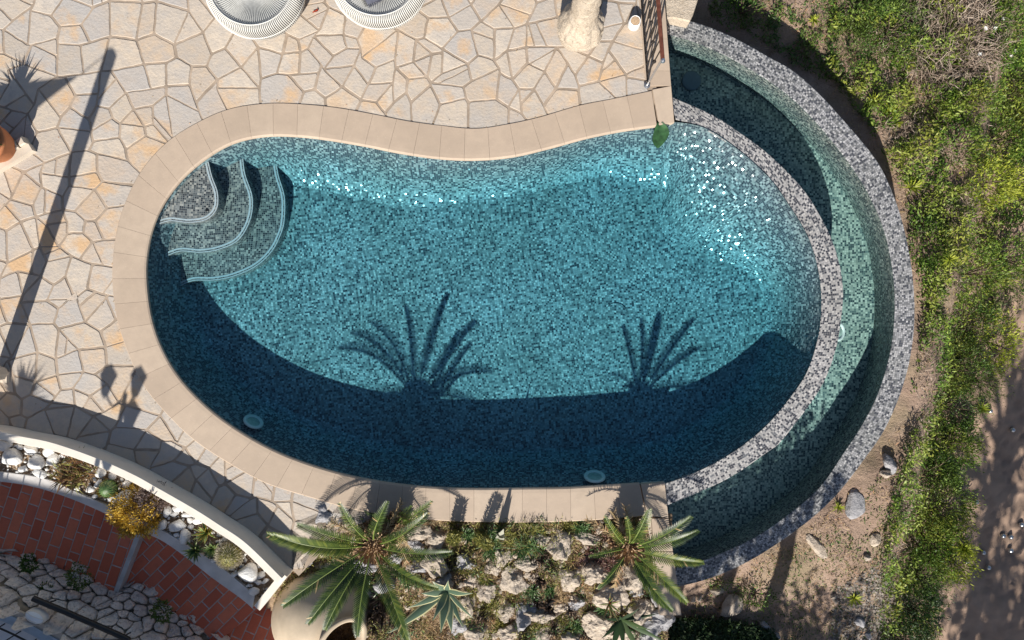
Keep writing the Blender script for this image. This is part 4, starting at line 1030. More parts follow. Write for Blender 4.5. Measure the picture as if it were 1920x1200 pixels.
# ------------------------------------------------------------------ planting
ORD = ['first', 'second', 'third', 'fourth', 'fifth', 'sixth', 'seventh', 'eighth', 'ninth', 'tenth', 'eleventh', 'twelfth', 'thirteenth', 'fourteenth', 'fifteenth', 'sixteenth', 'seventeenth', 'eighteenth', 'nineteenth', 'twentieth']
def order_labels(items, what, where, cat, group):
    """items: (object, photo x, adjective); the label counts from the left within a named stretch"""
    items = sorted(items, key=lambda q: q[1]); n = len(items)
    for i, (o, _, adj) in enumerate(items):
        if n == 1: s = f'{adj} {what} {where}'
        elif i == 0: s = f'leftmost {adj} {what} {where}'
        elif i == n-1: s = f'rightmost {adj} {what} {where}'
        else: s = f'{adj} {what}, {ORD[i]} from the left {where}'
        tag(o, s.strip(), cat, group)
# --- white pebbles in the planter (x, y, rx, ry, angle)
PEB = {'at the left end of the planter': [(22, 858, 19, 15, .2), (58, 843, 12, 11, 0), (92, 848, 11, 9, 0), (68, 866, 14, 13, .5), (97, 862, 12, 9, .3), (75, 888, 12, 8, -.2), (43, 880, 9, 7, 0), (3, 836, 18, 9, -.2), (118, 852, 8, 6, 0), (104, 880, 8, 6, .4), (12, 832, 8, 5, 0), (50, 896, 6, 4, 0), (84, 830, 7, 5, .3), (35, 838, 7, 5, 0)],
 'between the dark tuft and the yellow succulent': [(188, 886, 10, 9, 0), (210, 893, 8, 7, 0), (184, 908, 10, 7, .5), (166, 918, 8, 6, 0), (142, 917, 8, 4, 0), (234, 909, 7, 6, 0), (205, 936, 7, 5, 0), (232, 935, 24, 12, .6), (222, 884, 5, 4, 0), (176, 932, 6, 4, 0)],
 'right of the yellow succulent': [(313, 960, 11, 7, 1.3), (333, 955, 10, 7, -.2), (323, 965, 8, 6, 0), (349, 967, 9, 5, .1), (355, 977, 6, 5, -.6), (372, 977, 10, 8, 0), (303, 984, 9, 8, .3), (330, 985, 18, 10, .15), (356, 990, 6, 5, 0), (346, 1006, 12, 13, 0), (329, 1004, 5, 4, 0), (298, 962, 5, 4, 0), (420, 1012, 6, 4, 0)],
 'at the right end of the planter': [(464, 1074, 18, 18, .3), (438, 1079, 6, 5, 0), (433, 1066, 6, 4, 0), (475, 1108, 9, 8, 0), (487, 1080, 9, 6, .5), (496, 1091, 7, 4, .5), (489, 1061, 5, 4, 0), (398, 1053, 5, 4, 0), (483, 1094, 6, 4, 0), (478, 1055, 5, 3, 0)]}
sd_ = 100
for where, L_ in PEB.items():
    its = []
    for (x, y, rx, ry, a) in L_:
        sd_ += 1; c = P(x, y, .14); k = 1/153
        o = rock('pebble', (c[0], c[1], .10+min(rx, ry)*k*.45), (rx*k*1.05, ry*k*1.05, min(rx, ry)*k*.75), sd_, M['pebble'], rot=a, smooth=True, planes=9, nz=.03)
        its.append((o, x, ('large' if rx > 15 else 'small' if rx < 7.5 else 'medium')+' white'))
    order_labels(its, 'pebble', where, 'pebble', 'white pebbles in the planter')
# fine gravel between the pebbles
g = np.random.default_rng(21); C = []
while len(C) < 1500:
    i = g.integers(0, len(WBc)); t_ = g.random(); x, y = (WBc+nW*.1)[i]*(1-t_)+KUc[min(109, int(i/len(WBc)*110))]*t_
    C.append((x, y))
for k in range(0): pass
bedA = np.array(bed); xx = g.uniform(bedA[:, 0].min(), bedA[:, 0].max(), 14000); xx = np.where(xx < -7, g.uniform(-6.6, -3, 14000), xx); yy = g.uniform(-3.8, -1.2, 14000); okk = inside(xx, yy, bedA); xx0, yy0 = xx, yy
C = np.c_[xx[okk], yy[okk], np.full(okk.sum(), .095)]
D = g.normal(size=(len(C), 3)); D[:, 2] *= .2
tag(quads_object('gravel', leaf_quads(C, .035, .024, D, .8, g), leafmat('gravel', [(0, (.16, .10, .06)), (.5, (.40, .29, .19)), (1, (.66, .58, .50))], .9, 0), g.random(len(C))), 'brown and cream gravel between the pebbles', None, kind='stuff')

def clump(name, px, z, label, cat, mat, n, L, w, el=(.2, 1.4), droop=.5, group=None, fold=.15, seed=0, spread=.0, pxy=None, seg=4, edge=None):
    c = P(px[0], px[1], z) if pxy is None else pxy; g = np.random.default_rng(seed+int(px[0])*7+int(px[1])); m = MB()
    for k in range(max(1, n//8) if spread else 1):
        cc = (c[0]+g.normal()*spread, c[1]+g.normal()*spread, c[2]) if spread else c
        blades(m, cc, 8 if spread else n, L, w, el[0], el[1], g, droop, fold=fold, seg=seg, edge_mi=1 if edge else None)
    o = m.build(name, [mat, edge] if edge else mat); return tag(o, label, cat, group)
# planter plants
tuft_m = leafmat('rusty_tuft', [(0, (.03, .02, .012)), (.5, (.16, .07, .03)), (1, (.34, .20, .07))], .6, .1)
clump('tuft', (140, 885), .12, 'dark olive and rust tuft overhanging the planter kerb', 'plant', tuft_m, 190, .22, .016, (.1, 1.5), .6, spread=.09, group='planter plants')
clump('tuft', (140, 889), .14, 'olive green grassy tuft at the front of the dark tuft', 'plant', M['s_olive'], 120, .17, .014, (.1, 1.5), .6, spread=.08, seed=4, group='planter plants')
def dome_plant(name, px, z, r, hgt, n, mat, label, cat, Ls=.03, Ws=.02, seed=1, group=None, stems=None):
    g = np.random.default_rng(seed); c = np.array(P(px[0], px[1], z)); th = g.uniform(0, 2*np.pi, n); ph = np.arccos(g.uniform(.05, 1, n))
    k = g.uniform(.72, 1.05, n); D = np.c_[np.sin(ph)*np.cos(th), np.sin(ph)*np.sin(th), np.cos(ph)]
    k = k*np.array([1+.45*noise.noise(Vector(d)*2.3+Vector((seed, 0, 0)))+.18*noise.noise(Vector(d)*7) for d in D])
    C_ = c+D*k[:, None]*np.array([r, r, hgt]); Dd = D+g.normal(size=D.shape)*.45
    q = quads_object(name, leaf_quads(C_, Ls, Ws, Dd, .3, g), mat, g.random(n)); return tag(q, label, cat, group)
dome_plant('succulent', (262, 960), .10, .29, .25, 4200, M['s_yellow'], 'mounded yellow orange succulent spilling over the kerb', 'succulent', .035, .016, 5, 'planter plants')
dome_plant('succulent', (292, 932), .12, .17, .2, 1600, leafmat('faded_stems', [(0, (.10, .07, .06)), (.5, (.26, .19, .17)), (1, (.44, .36, .32))], .9, .1), 'brown faded succulent behind the yellow mound', 'succulent', .04, .012, 6, 'planter plants')
# small barrel cactus
bc = thing('barrel_cactus', 'small ribbed barrel cactus beside the yellow succulent', 'cactus', P(203, 922, .1))
cB = P(206, 915, .14)
def ribs(n, k): return lambda q, a: Vector((q.x*(1+k*math.cos(n*a)), q.y*(1+k*math.cos(n*a)), q.z))
m = MB(); m.lathe([(0, .13), (.04, .12), (.085, .09), (.10, .03), (.085, -.03), (.05, -.06)], cB, 96, fn=ribs(18, .07)); m.build('cactus_body', M['s_green'], bc, True)
Q = []; g = np.random.default_rng(8); nS = 500; th = np.round(g.uniform(0, 18, nS))*2*np.pi/18; hh_ = g.uniform(-.02, .125, nS); rr = .10*np.sqrt(np.clip(1-((hh_-.02)/.12)**2, .02, 1)); C_ = np.c_[cB[0]+rr*np.cos(th), cB[1]+rr*np.sin(th), cB[2]+hh_]
quads_object('spines', leaf_quads(C_, .03, .003, np.c_[np.cos(th), np.sin(th), .5+g.normal(size=nS)*.4], .3, g), M['s_olive'], g.random(nS), bc)
clump('succulent', (190, 924), .14, 'pale yellow rosette beside the barrel cactus', 'succulent', M['s_yellow'], 26, .08, .035, (.1, 1.3), .2, fold=.3, group='planter plants')
clump('agave', (388, 998), .16, 'golden centred agave rosette near the planter wall', 'agave', M['s_green'], 34, .17, .045, (.15, 1.35), .3, fold=.35, group='planter plants', edge=M['s_yellow'])
clump('agave', (366, 1032), .16, 'dark green striped agave overhanging the kerb', 'agave', M['s_green'], 44, .16, .035, (.05, 1.3), .4, fold=.35, group='planter plants', edge=M['s_olive'])
clump('agave', (398, 1028), .18, 'smaller dark agave between its two neighbours', 'agave', M['s_green'], 36, .13, .03, (.1, 1.4), .4, fold=.35, group='planter plants', edge=M['s_olive'])
bc = thing('round_cactus', 'pale spiny round cactus near the right end of the planter', 'cactus', P(432, 1045, .1))
cB = P(431, 1040, .20); m = MB(); m.lathe([(0, .14), (.07, .12), (.125, .06), (.14, 0), (.12, -.07), (.06, -.11)], cB, 120, fn=ribs(24, .05)); m.build('cactus_body', M['s_olive'], bc, True)
nS = 2600; ph = np.arccos(g.uniform(-.3, 1, nS)); th = np.round(g.uniform(0, 24, nS))*2*np.pi/24; D = np.c_[np.sin(ph)*np.cos(th), np.sin(ph)*np.sin(th), np.cos(ph)]
quads_object('spines', leaf_quads(np.array(cB)+D*.14, .04, .004, D+g.normal(size=D.shape)*.35, .3, g), leafmat('pale_spines', [(0, (.30, .26, .18)), (1, (.62, .56, .42))], .7, 0), g.random(nS), bc)

# --- big jar
jr = thing('oil_jar', 'huge beige clay oil jar lying tilted below the palm', 'jar', P(600, 1150, -.6))
cJ = Vector(P(600, 1150, -.28)); axis = Vector((.52, -.20, .60)).normalized(); Mq = axis.to_track_quat('Z', 'Y').to_matrix().to_4x4()
pr = [(0, -.62), (.2, -.58), (.42, -.42), (.56, -.2), (.605, 0), (.58, .2), (.49, .38), (.37, .50), (.30, .545), (.285, .57), (.315, .60), (.335, .625), (.325, .65), (.285, .655), (.262, .63), (.25, .56)]
jf = lambda q, a: q*(1+.006*noise.noise(q*5))
m = MB(); m.lathe(cr(pr, n=5).tolist(), tuple(cJ), 72, M=Mq, fn=jf); m.build('jar_body', M['jar'], jr, True)
m = MB(); m.lathe([(.25, .56), (.33, .46), (.45, .25), (.5, 0), (.4, -.35), (0, -.5)], tuple(cJ), 48, M=Mq); m.build('jar_inside', M['jar_in'], jr, True)

# --- rockery ground
RZ = lambda x, y: -.10-.30*float(sst(-2.75, -4.6, y))+.05*math.sin(x*3+1)*math.sin(y*4)+.025*math.sin(x*11)*math.sin(y*9+x*3)
rk_px = [(560, 1085), (548, 1068), (605, 1010), (600, 950), (660, 935), (1250, 960), (1262, 1150), (1262, 1190)]
xs_ = np.linspace(-3.2, 2.02, 110); ys_ = np.linspace(-6.5, -2.2, 90)
mb = MB(); vid = {}; V = []; Fq = []
def okc(x, y):
    pxx = 960+x*F/(H+.15); pyy = 600-y*F/(H+.15)
    lim = np.interp(pxx, [520, 545, 600, 650, 735, 900, 1250], [1100, 1060, 1000, 935, 955, 965, 960])
    return pyy > lim and pxx < 1262 and not (pxx < 560 and pyy > 1040 and False)
for j in range(len(ys_)-1):
    for i in range(len(xs_)-1):
        x, y = (xs_[i]+xs_[i+1])/2, (ys_[j]+ys_[j+1])/2
        if not okc(x, y): continue
        if inside(np.array([x]), np.array([y]), pathpoly)[0]: continue
        ids = []
        for a, b in ((i, j), (i+1, j), (i+1, j+1), (i, j+1)):
            if (a, b) not in vid: vid[(a, b)] = len(V); V.append((xs_[a], ys_[b], RZ(xs_[a], ys_[b])+.012*rng.normal()))
            ids.append(vid[(a, b)])
        Fq.append(ids)
mb.add(V, Fq); tag(mb.build('rockery_soil', M['soil'], smooth=True), kind='structure')
def PR(px, py, up=0):
    z = -.2
    for _ in range(6): x, y, _z = P(px, py, z); z = RZ(x, y)
    return P(px, py, z+up)
ROCKS = {'in the top left corner of the rockery': [(612, 960, 20, 16, 'g'), (635, 957, 13, 10, 'w'), (655, 968, 20, 11, 'g'), (600, 985, 16, 11, 'w'), (575, 1048, 14, 14, 'g'), (660, 985, 16, 11, 'w')],
 'around and under the large palm': [(690, 1055, 20, 17, 'b'), (786, 995, 20, 17, 'w'), (820, 1005, 22, 15, 'w'), (775, 1022, 20, 12, 'g'), (812, 1052, 22, 26, 'w'), (782, 1062, 16, 12, 'g'), (725, 1090, 18, 18, 'g'), (698, 1108, 12, 12, 'g'), (833, 1090, 14, 12, 'g'), (742, 1045, 14, 10, 'g')],
 'in the middle of the rockery': [(872, 1052, 16, 16, 'b'), (925, 1062, 14, 12, 'w'), (940, 1042, 12, 15, 'w'), (884, 1086, 13, 11, 'w'), (912, 1106, 15, 16, 'w'), (962, 1085, 24, 28, 'w'), (990, 1052, 22, 12, 'w'), (878, 1130, 14, 24, 'w'), (946, 1148, 16, 20, 'w'), (985, 1150, 22, 24, 'g'), (862, 1165, 16, 26, 'b'), (895, 1182, 20, 20, 'w'), (955, 1185, 20, 14, 'w')],
 'right of the middle of the rockery': [(1012, 1010, 18, 13, 'w'), (1052, 1020, 18, 22, 'w'), (1098, 1006, 22, 13, 'w'), (1068, 1082, 22, 22, 'w'), (1112, 1072, 24, 20, 'w'), (1145, 1112, 28, 22, 'w'), (1010, 1152, 34, 16, 'w'), (1045, 1135, 18, 12, 'w'), (1018, 1190, 18, 14, 'w'), (1070, 1192, 22, 14, 'w'), (1082, 1128, 16, 14, 'g'), (1120, 1165, 22, 22, 'w')],
 'under and below the smaller palm': [(1184, 1080, 24, 30, 'w'), (1200, 1142, 34, 22, 'w'), (1228, 1160, 26, 20, 'g'), (1192, 1105, 16, 10, 'g'), (1224, 1105, 14, 24, 'g'), (1165, 1190, 24, 16, 'w'), (1215, 1190, 22, 20, 'g')]}
sd_ = 400
for where, L_ in ROCKS.items():
    groups_ = {}
    for (x, y, rx, ry, k) in L_:
        sd_ += 1; c = PR(x, y); s = 1/148
        o = rock('rock', (c[0], c[1], c[2]+min(rx, ry)*s*.10), (rx*s*1.18*random.uniform(.9, 1.1), ry*s*1.18*random.uniform(.9, 1.1), min(rx, ry)*s*1.1), sd_, M['limestone'] if k == 'w' else M['greyrock'], rot=random.uniform(-.3, .3), planes=13, sub=4, nz=.15, smooth=False)
        adj = ('big ' if rx > 20 else '')+{'w': 'pale limestone', 'g': 'grey', 'b': 'bluish grey'}[k]
        groups_.setdefault(adj, []).append((o, x, adj))
    for adj, it in groups_.items(): order_labels(it, 'rock', where, 'rock', 'rockery boulders')

# --- cycads
def cycad(px, zc, label, fronds, trunk_r, base_z, scale=1.0, seed=0, group='cycad palms'):
    c = Vector(P(px[0], px[1], zc)); t = thing('cycad_palm', label, 'palm', (c.x, c.y, base_z), group); g = np.random.default_rng(seed)
    m = MB(); n = 26; hT = zc-base_z
    for k in range(1):
        m.lathe([(trunk_r*.9, 0), (trunk_r, hT*.4), (trunk_r*.95, hT*.8), (trunk_r*.55, hT-.01), (0, hT)], (c.x, c.y, base_z), 20)
    o = m.build('trunk', M['palmtrunk'], t)
    ns = int(900*scale); th = g.uniform(0, 2*np.pi, ns); hz = base_z+hT*g.random(ns)**.8; rr = trunk_r*np.where(hz > base_z+hT*.8, .85, 1)*g.uniform(.9, 1.05, ns)
    C_ = np.c_[c.x+rr*np.cos(th), c.y+rr*np.sin(th), hz]; D = np.c_[np.cos(th), np.sin(th), .9+0*th]+g.normal(size=(ns, 3))*.2
    quads_object('trunk_scales', leaf_quads(C_, .075, .03, D, .5, g), M['palmtrunk'], g.random(ns), t)
    nc = int(420*scale); th = g.uniform(0, 2*np.pi, nc); rr = trunk_r*.75*np.sqrt(g.random(nc))
    C_ = np.c_[c.x+rr*np.cos(th), c.y+rr*np.sin(th), c.z-.02+.04*(1-rr/trunk_r)]; D = np.c_[np.cos(th)*rr/trunk_r*1.4, np.sin(th)*rr/trunk_r*1.4, .8+0*th]+g.normal(size=(nc, 3))*.15
    quads_object('crown_bud', leaf_quads(C_, .07, .022, D, .2, g), M['palmtrunk'], .35+.65*g.random(nc), t)
    for (az, Lf, el, dr) in fronds:
        Lf = Lf*(.88 if trunk_r < .17 else .95)*g.uniform(.9, 1.05); a = R(az+g.uniform(-7, 7)); L_ = Lf; e0 = R(el); nseg = 16; p = c+Vector((math.cos(a), math.sin(a), 0))*trunk_r*.45+Vector((0, 0, .0)); pts = [p.copy()]; dirs = []
        bend = g.uniform(-.4, .4)
        for i in range(nseg):
            u = i/nseg; e = e0-R(dr)*u**1.3; aa = a+bend*u; d = Vector((math.cos(aa)*math.cos(e), math.sin(aa)*math.cos(e), math.sin(e))); p = p+d*(L_/nseg); pts.append(p.copy()); dirs.append(d)
        dirs.append(dirs[-1])
        mr = MB(); mr.tube(pts, list(np.linspace(.011, .003, len(pts))), 5, 1, cap=False)
        Pn = np.array([tuple(q) for q in pts]); Dn = np.array([tuple(q) for q in dirs]); nl = int(42*Lf/1.2)
        rn = random.random()
        for sgn in (-1, 1):
            for k in range(nl):
                u = .13+.86*(k+.5*(sgn > 0))/nl; f = u*nseg; i0 = min(int(f), nseg-1); q = Pn[i0]*(1-f+i0)+Pn[i0+1]*(f-i0); d = Dn[i0]
                s = np.cross(d, [0, 0, 1.0]); s /= np.linalg.norm(s)+1e-9; upv = np.cross(s, d)
                ll = (.15*math.sin(math.pi*min(1, .18+u*.80))**.6+.01)*g.uniform(.9, 1.08)*(Lf/1.15)
                ld = d*(.62+.35*u)+s*sgn*.85+upv*.42; ld /= np.linalg.norm(ld); ld2 = ld+np.array([0, 0, -.25]); ld2 /= np.linalg.norm(ld2)
                wv = np.cross(ld, upv); wv = wv/np.linalg.norm(wv)*.0078
                a0 = q; a1 = q+ld*ll*.55; a2 = a1+ld2*ll*.45
                mr.add([tuple(a0-wv), tuple(a0+wv), tuple(a1+wv), tuple(a1-wv), tuple(a2)], [[0, 1, 2, 3], [3, 2, 4]], 0, min(.92, rn*.45+g.random()*.5) if g.random() < .988-(.10 if u > .92 else 0) else 1)
        mr.build('frond', [M['palm'], M['rachis']], t)
    for k in range(5):   # old brown fronds hanging under the crown
        a = g.uniform(0, 6.28); L_ = g.uniform(.35, .6); p = c+Vector((math.cos(a), math.sin(a), 0))*trunk_r*.7+Vector((0, 0, -.08)); mr = MB(); pts = [p.copy()]
        for i in range(8): e = -.15-i*.07; p = p+Vector((math.cos(a+.05*i)*math.cos(e), math.sin(a+.05*i)*math.cos(e), math.sin(e)))*L_/8; p.z = max(p.z, base_z+.12); pts.append(p.copy())
        mr.tube(pts, list(np.linspace(.008, .002, len(pts))), 4, cap=False)
        for i in range(46):
            f = (.15+.8*i/46)*8; i0 = min(int(f), 7); q = np.array(pts[i0].lerp(pts[i0+1], f-i0)); sgn = 1 if i % 2 else -1
            ld = np.array([math.cos(a+sgn*g.uniform(.5, 1.1)), math.sin(a+sgn*g.uniform(.5, 1.1)), g.uniform(-.4, .3)]); wv = np.cross(ld, [0, 0, 1])*.005; e_ = q+ld*g.uniform(.05, .10)
            mr.add([tuple(q-wv), tuple(q+wv), tuple(e_)], [[0, 1, 2]], 0)
        tag(mr.build('dead_frond', M['straw'], t), 'old brown drooping frond')
def az_of(x0, y0, x1, y1): return math.degrees(math.atan2(-(y1-y0), x1-x0))
c0 = (697, 1026)
F1 = [(az_of(*c0, *q), l, e, d) for q, l, e, d in [((515, 1008), 1.2, 38, 55), ((540, 985), 1.15, 48, 60), ((600, 965), 1.0, 50, 50), ((520, 1105), 1.2, 30, 50), ((583, 1130), 1.12, 32, 55), ((608, 1180), 1.15, 28, 50), ((668, 1198), 1.12, 25, 45), ((785, 1165), 1.15, 28, 45), ((800, 1095), 1.0, 30, 45), ((832, 1030), 1.05, 32, 50), ((785, 975), .95, 44, 50), ((722, 920), .95, 58, 50), ((655, 940), .9, 55, 50)]]
cycad(c0, .50, 'large cycad palm with arching green fronds beside the clay jar', F1, .19, -.2, 1, 31)
c0 = (1180, 1030)
F2 = [(az_of(*c0, *q), l, e, d) for q, l, e, d in [((1140, 972), .75, 50, 45), ((1190, 958), .78, 55, 45), ((1222, 950), .8, 52, 45), ((1272, 972), .95, 45, 45), ((1308, 998), .98, 35, 45), ((1320, 1060), 1.02, 24, 45), ((1302, 1108), 1.0, 22, 45), ((1262, 1150), .95, 20, 40), ((1216, 1145), .8, 20, 40), ((1128, 1085), .6, 20, 40), ((1130, 1022), .55, 45, 50), ((1165, 960), .7, 60, 45)]]
cycad(c0, .46, 'smaller cycad palm at the right end of the rockery', F2, .15, -.2, .8, 32)
cycad((742, 985), .22, 'young cycad with upright fronds shading the coping behind the large palm', [(az_of(742, 985, 788, 905), .8, 66, 40), (az_of(742, 985, 838, 930), .85, 50, 45), (az_of(742, 985, 700, 940), .5, 50, 45), (az_of(742, 985, 815, 965), .6, 40, 45)], .09, -.15, .5, 33)
# --- agaves, tufts and rosettes of the rockery
def rag(px, up, **k):
    c = PR(px[0], px[1], up); return c
vg = MB(); g = np.random.default_rng(77); cA = PR(838, 1108, .12)
for az, l, w, e, dr in ((-165, .62, .13, .6, .75), (-148, 1.1, .15, .40, .5), (-98, .62, .18, .6, .6), (-82, .6, .16, .45, .5), (-62, .55, .12, .35, .4), (-40, .55, .09, .5, .7), (15, .45, .12, .9, .8), (80, .45, .10, 1.1, .8), (130, .42, .12, .9, .9), (-120, .45, .14, .9, .8), (170, .40, .12, .8, .8)):
    blades(vg, cA, 1, l, w, e, e, g, dr, az0=R(az), azr=.02, fold=.25, seg=9, edge_mi=1)
tag(vg.build('variegated_agave', [M['agave'], M['agave_edge']], smooth=True), 'agave with broad cream edged leaves right of the large palm', 'agave', 'rockery plants')
vg = MB(); cA = PR(1165, 1162, .10)
for az, l, w, e, dr in ((60, .45, .07, .9, .5), (20, .5, .08, .5, .4), (-20, .55, .08, .45, .4), (-60, .55, .09, .4, .3), (-90, .5, .09, .5, .3), (-115, .5, .09, .4, .3), (-150, .35, .07, .6, .4), (160, .35, .07, .7, .5), (110, .4, .06, 1.1, .4), (0, .5, .05, .8, .3)):
    blades(vg, cA, 1, l, w, e, e, g, dr, az0=R(az), azr=.02, fold=.3, seg=7)
tag(vg.build('dark_agave', M['g_dark'], smooth=True), 'dark green agave near the bottom edge of the rockery', 'agave', 'rockery plants')
# upright broad leaves whose shadows band the coping
for (x, y, hgt, w, lab) in ((852, 1003, .42, .10, 'thick olive stem column with tiny leaves, first of two, near the coping'), (897, 1008, .50, .10, 'leaning yellowish stem column with tiny leaves, right of its twin')):
    c = PR(x, y); g = np.random.default_rng(x); n = 1100; u = g.random(n); th = g.uniform(0, 6.28, n); lean = np.array([.02 if x < 880 else .14, .02])
    C_ = np.c_[c[0]+lean[0]*u+.048*np.cos(th), c[1]+.08*u+.048*np.sin(th), c[2]+hgt*u]; D = np.c_[np.cos(th), np.sin(th), .5+0*u]
    tt = thing('stem_succulent', lab, 'succulent', c, 'rockery plants')
    m = MB(); m.tube([c, (c[0]+lean[0]*.9, c[1]+.072, c[2]+hgt*.9), (c[0]+lean[0], c[1]+.08, c[2]+hgt)], [.042, .035, .004], 8); m.build('stem', M['s_green'], tt)
    C_[:160, :2] = np.array([c[0]+lean[0], c[1]+.08])+g.normal(size=(160, 2))*.02; C_[:160, 2] = c[2]+hgt-.01; quads_object('leaves', leaf_quads(C_, .04, .014, D, .3, g), M['s_olive'], g.random(n), tt)
m = MB(); c = PR(935, 1010, .0); g = np.random.default_rng(5)
for az, l, w, e in ((75, .62, .13, 1.15), (95, .5, .10, 1.25), (60, .5, .09, 1.3)): blades(m, c, 1, l, w, e, e, g, .35, az0=R(az), azr=.03, fold=.3, seg=8)
tag(m.build('upright_agave', M['limestone'] if False else leafmat('silver_leaf', [(0, (.30, .30, .24)), (1, (.50, .50, .42))], .4, .15), smooth=True), 'silvery upright leaves curling over the coping edge', 'agave', 'rockery plants')
SM = {'o': ('olive grassy tuft', 's_olive'), 'g': ('green tuft', 's_green'), 'd': ('dark rosette', 's_dark'), 'p': ('pink brown cushion succulent', 's_pink'), 'y': ('dry straw tuft', 'straw')}
TUFTS = {'along the coping above the rockery': [(850, 985, 'o', .14), (880, 1000, 'g', .15), (905, 985, 'o', .15), (925, 1005, 'g', .15), (960, 1005, 'o', .20), (990, 1000, 'o', .20), (975, 1025, 'g', .2), (1000, 1022, 'g', .18), (920, 1030, 'g', .18), (985, 965, 'd', .14), (1062, 988, 'o', .14), (1088, 988, 'g', .14), (1112, 978, 'd', .12), (1135, 985, 'd', .13), (1040, 985, 'y', .12), (670, 960, 'o', .12), (705, 965, 'y', .12), (690, 985, 'd', .16), (810, 985, 'y', .12), (1010, 985, 'o', .14)],
 'in the middle band of the rockery': [(1148, 1008, 'p', .12), (1118, 1040, 'p', .14), (1140, 1060, 'p', .13), (1085, 1050, 'p', .10), (1015, 1045, 'd', .13), (1035, 1062, 'd', .13), (1000, 1048, 'd', .1), (1010, 1085, 'd', .15), (1030, 1105, 'g', .12), (1000, 1108, 'g', .12), (905, 1075, 'o', .12), (900, 1050, 'y', .12), (885, 1108, 'o', .12), (940, 1085, 'y', .12), (868, 1065, 'o', .1), (1075, 1055, 'y', .12), (1040, 1035, 'y', .12), (1100, 1095, 'y', .12), (970, 1120, 'y', .12), (1060, 1110, 'y', .14), (1165, 1075, 'y', .12), (1172, 1100, 'o', .12), (700, 1080, 'd', .12), (760, 1085, 'g', .12), (745, 1068, 'd', .12), (850, 1045, 'd', .14), (1160, 1050, 'p', .1)],
 'along the bottom edge of the rockery': [(722, 1135, 'd', .24), (745, 1160, 'd', .22), (705, 1160, 'd', .2), (765, 1190, 'y', .16), (925, 1130, 'o', .16), (905, 1150, 'd', .13), (935, 1165, 'o', .14), (1030, 1140, 'd', .16), (1005, 1130, 'd', .12), (1068, 1140, 'd', .13), (1055, 1160, 'o', .14), (1080, 1170, 'g', .13), (1000, 1170, 'o', .12), (1138, 1140, 'g', .13), (1040, 1180, 'd', .13), (985, 1190, 'd', .13), (1100, 1185, 'd', .14), (1145, 1180, 'd', .12), (825, 1190, 'y', .14), (800, 1165, 'y', .12), (910, 1170, 'y', .12), (1232, 1130, 'y', .1), (1185, 1170, 'd', .1)]}
for where, L_ in TUFTS.items():
    gr = {}
    for (x, y, k, s) in L_:
        c = PR(x, y, .01); nm, mk = SM[k]; g_ = int(x*3+y)
        if k == 'd': o = clump('rosette', (x, y), 0, None, None, M[mk], 70, s*.95, s*.20, (.0, 1.5), .2, fold=.3, pxy=c, spread=s*.22, seed=g_)
        elif k == 'p': o = clump('cushion_succulent', (x, y), 0, None, None, M[mk], 160, s*.55, .022, (.1, 1.5), .3, fold=.3, pxy=c, spread=s*.45, seed=g_, seg=2)
        elif k == 'y': o = clump('dry_tuft', (x, y), 0, None, None, M[mk], 150, s, .008, (.0, 1.3), .7, pxy=c, spread=s*.5, seed=g_, seg=3)
        elif k == 'g': o = clump('green_tuft', (x, y), 0, None, None, M[mk], 110, s*1.05, .014, (.1, 1.5), .9, pxy=c, spread=s*.3, seed=g_)
        else: o = clump('olive_tuft', (x, y), 0, None, None, M[mk], 150, s*.85, .011, (.1, 1.5), .7, pxy=c, spread=s*.42, seed=g_, seg=3)
        gr.setdefault(nm, []).append((o, x, ''))
    for nm, it in gr.items():
        it = sorted(it, key=lambda q: q[1]); n = len(it)
        for i, (o, _, _) in enumerate(it):
            s = f'{nm} {where}' if n == 1 else f'leftmost {nm} {where}' if i == 0 else f'rightmost {nm} {where}' if i == n-1 else f'{nm}, {ORD[i]} from the left {where}'
            tag(o, s, 'plant', 'rockery plants')
clump('bromeliad', (1142, 1132), .05, 'spiky aloe with a red leaf left of the dark agave', 'aloe', M['s_green'], 16, .22, .03, (.3, 1.4), .2, fold=.3, group='rockery plants', edge=simple('red_margin', (.32, .06, .03)))
def mat_stuff(name, n, seed, thr, fs, L_, w_, mt, lab, hmax):
    g = np.random.default_rng(seed); xx = g.uniform(-3, 2.0, n); yy = g.uniform(-5.4, -2.45, n)
    k = np.array([okc(a, b) and not inside(np.array([a]), np.array([b]), pathpoly)[0] for a, b in zip(xx, yy)]); xx, yy = xx[k], yy[k]
    nv = np.array([noise.fractal(Vector((a*fs, b*fs, seed)), 1, 2, 3) for a, b in zip(xx, yy)]); k = nv > thr; xx, yy, nv = xx[k], yy[k], nv[k]
    C_ = np.array([(a, b, RZ(a, b)+.01+min(hmax, (v-thr)*hmax*3)*g.random()) for a, b, v in zip(xx, yy, nv)])
    tag(quads_object(name, leaf_quads(C_, L_, w_, None, .35, g), mt, g.random(len(C_))), lab, None, kind='stuff')
mat_stuff('olive_mat', 34000, 71, -.02, 2.4, .055, .009, M['s_olive'], 'olive grassy mat between the rocks', .14)
mat_stuff('green_mat', 20000, 72, .10, 2.6, .06, .012, M['s_green'], 'green succulent mat between the rocks', .12)
mat_stuff('brown_mat', 30000, 73, -.05, 3.0, .04, .012, leafmat('brown_mat', [(0, (.05, .03, .02)), (.5, (.20, .13, .09)), (1, (.42, .32, .24))], .9, .05), 'brown dead succulent mat between the rocks', .10)
g = np.random.default_rng(99); m = MB(); k = 0
while k < 520:
    x, y = g.uniform(-2.9, 2.0), g.uniform(-5.2, -2.5)
    if not okc(x, y) or inside(np.array([x]), np.array([y]), pathpoly)[0]: continue
    r_ = g.uniform(.014, .05); rock_mesh(m, (x, y, RZ(x, y)+r_*.35), (r_*1.2, r_, r_*.7), 3000+k, planes=9, sub=1); k += 1
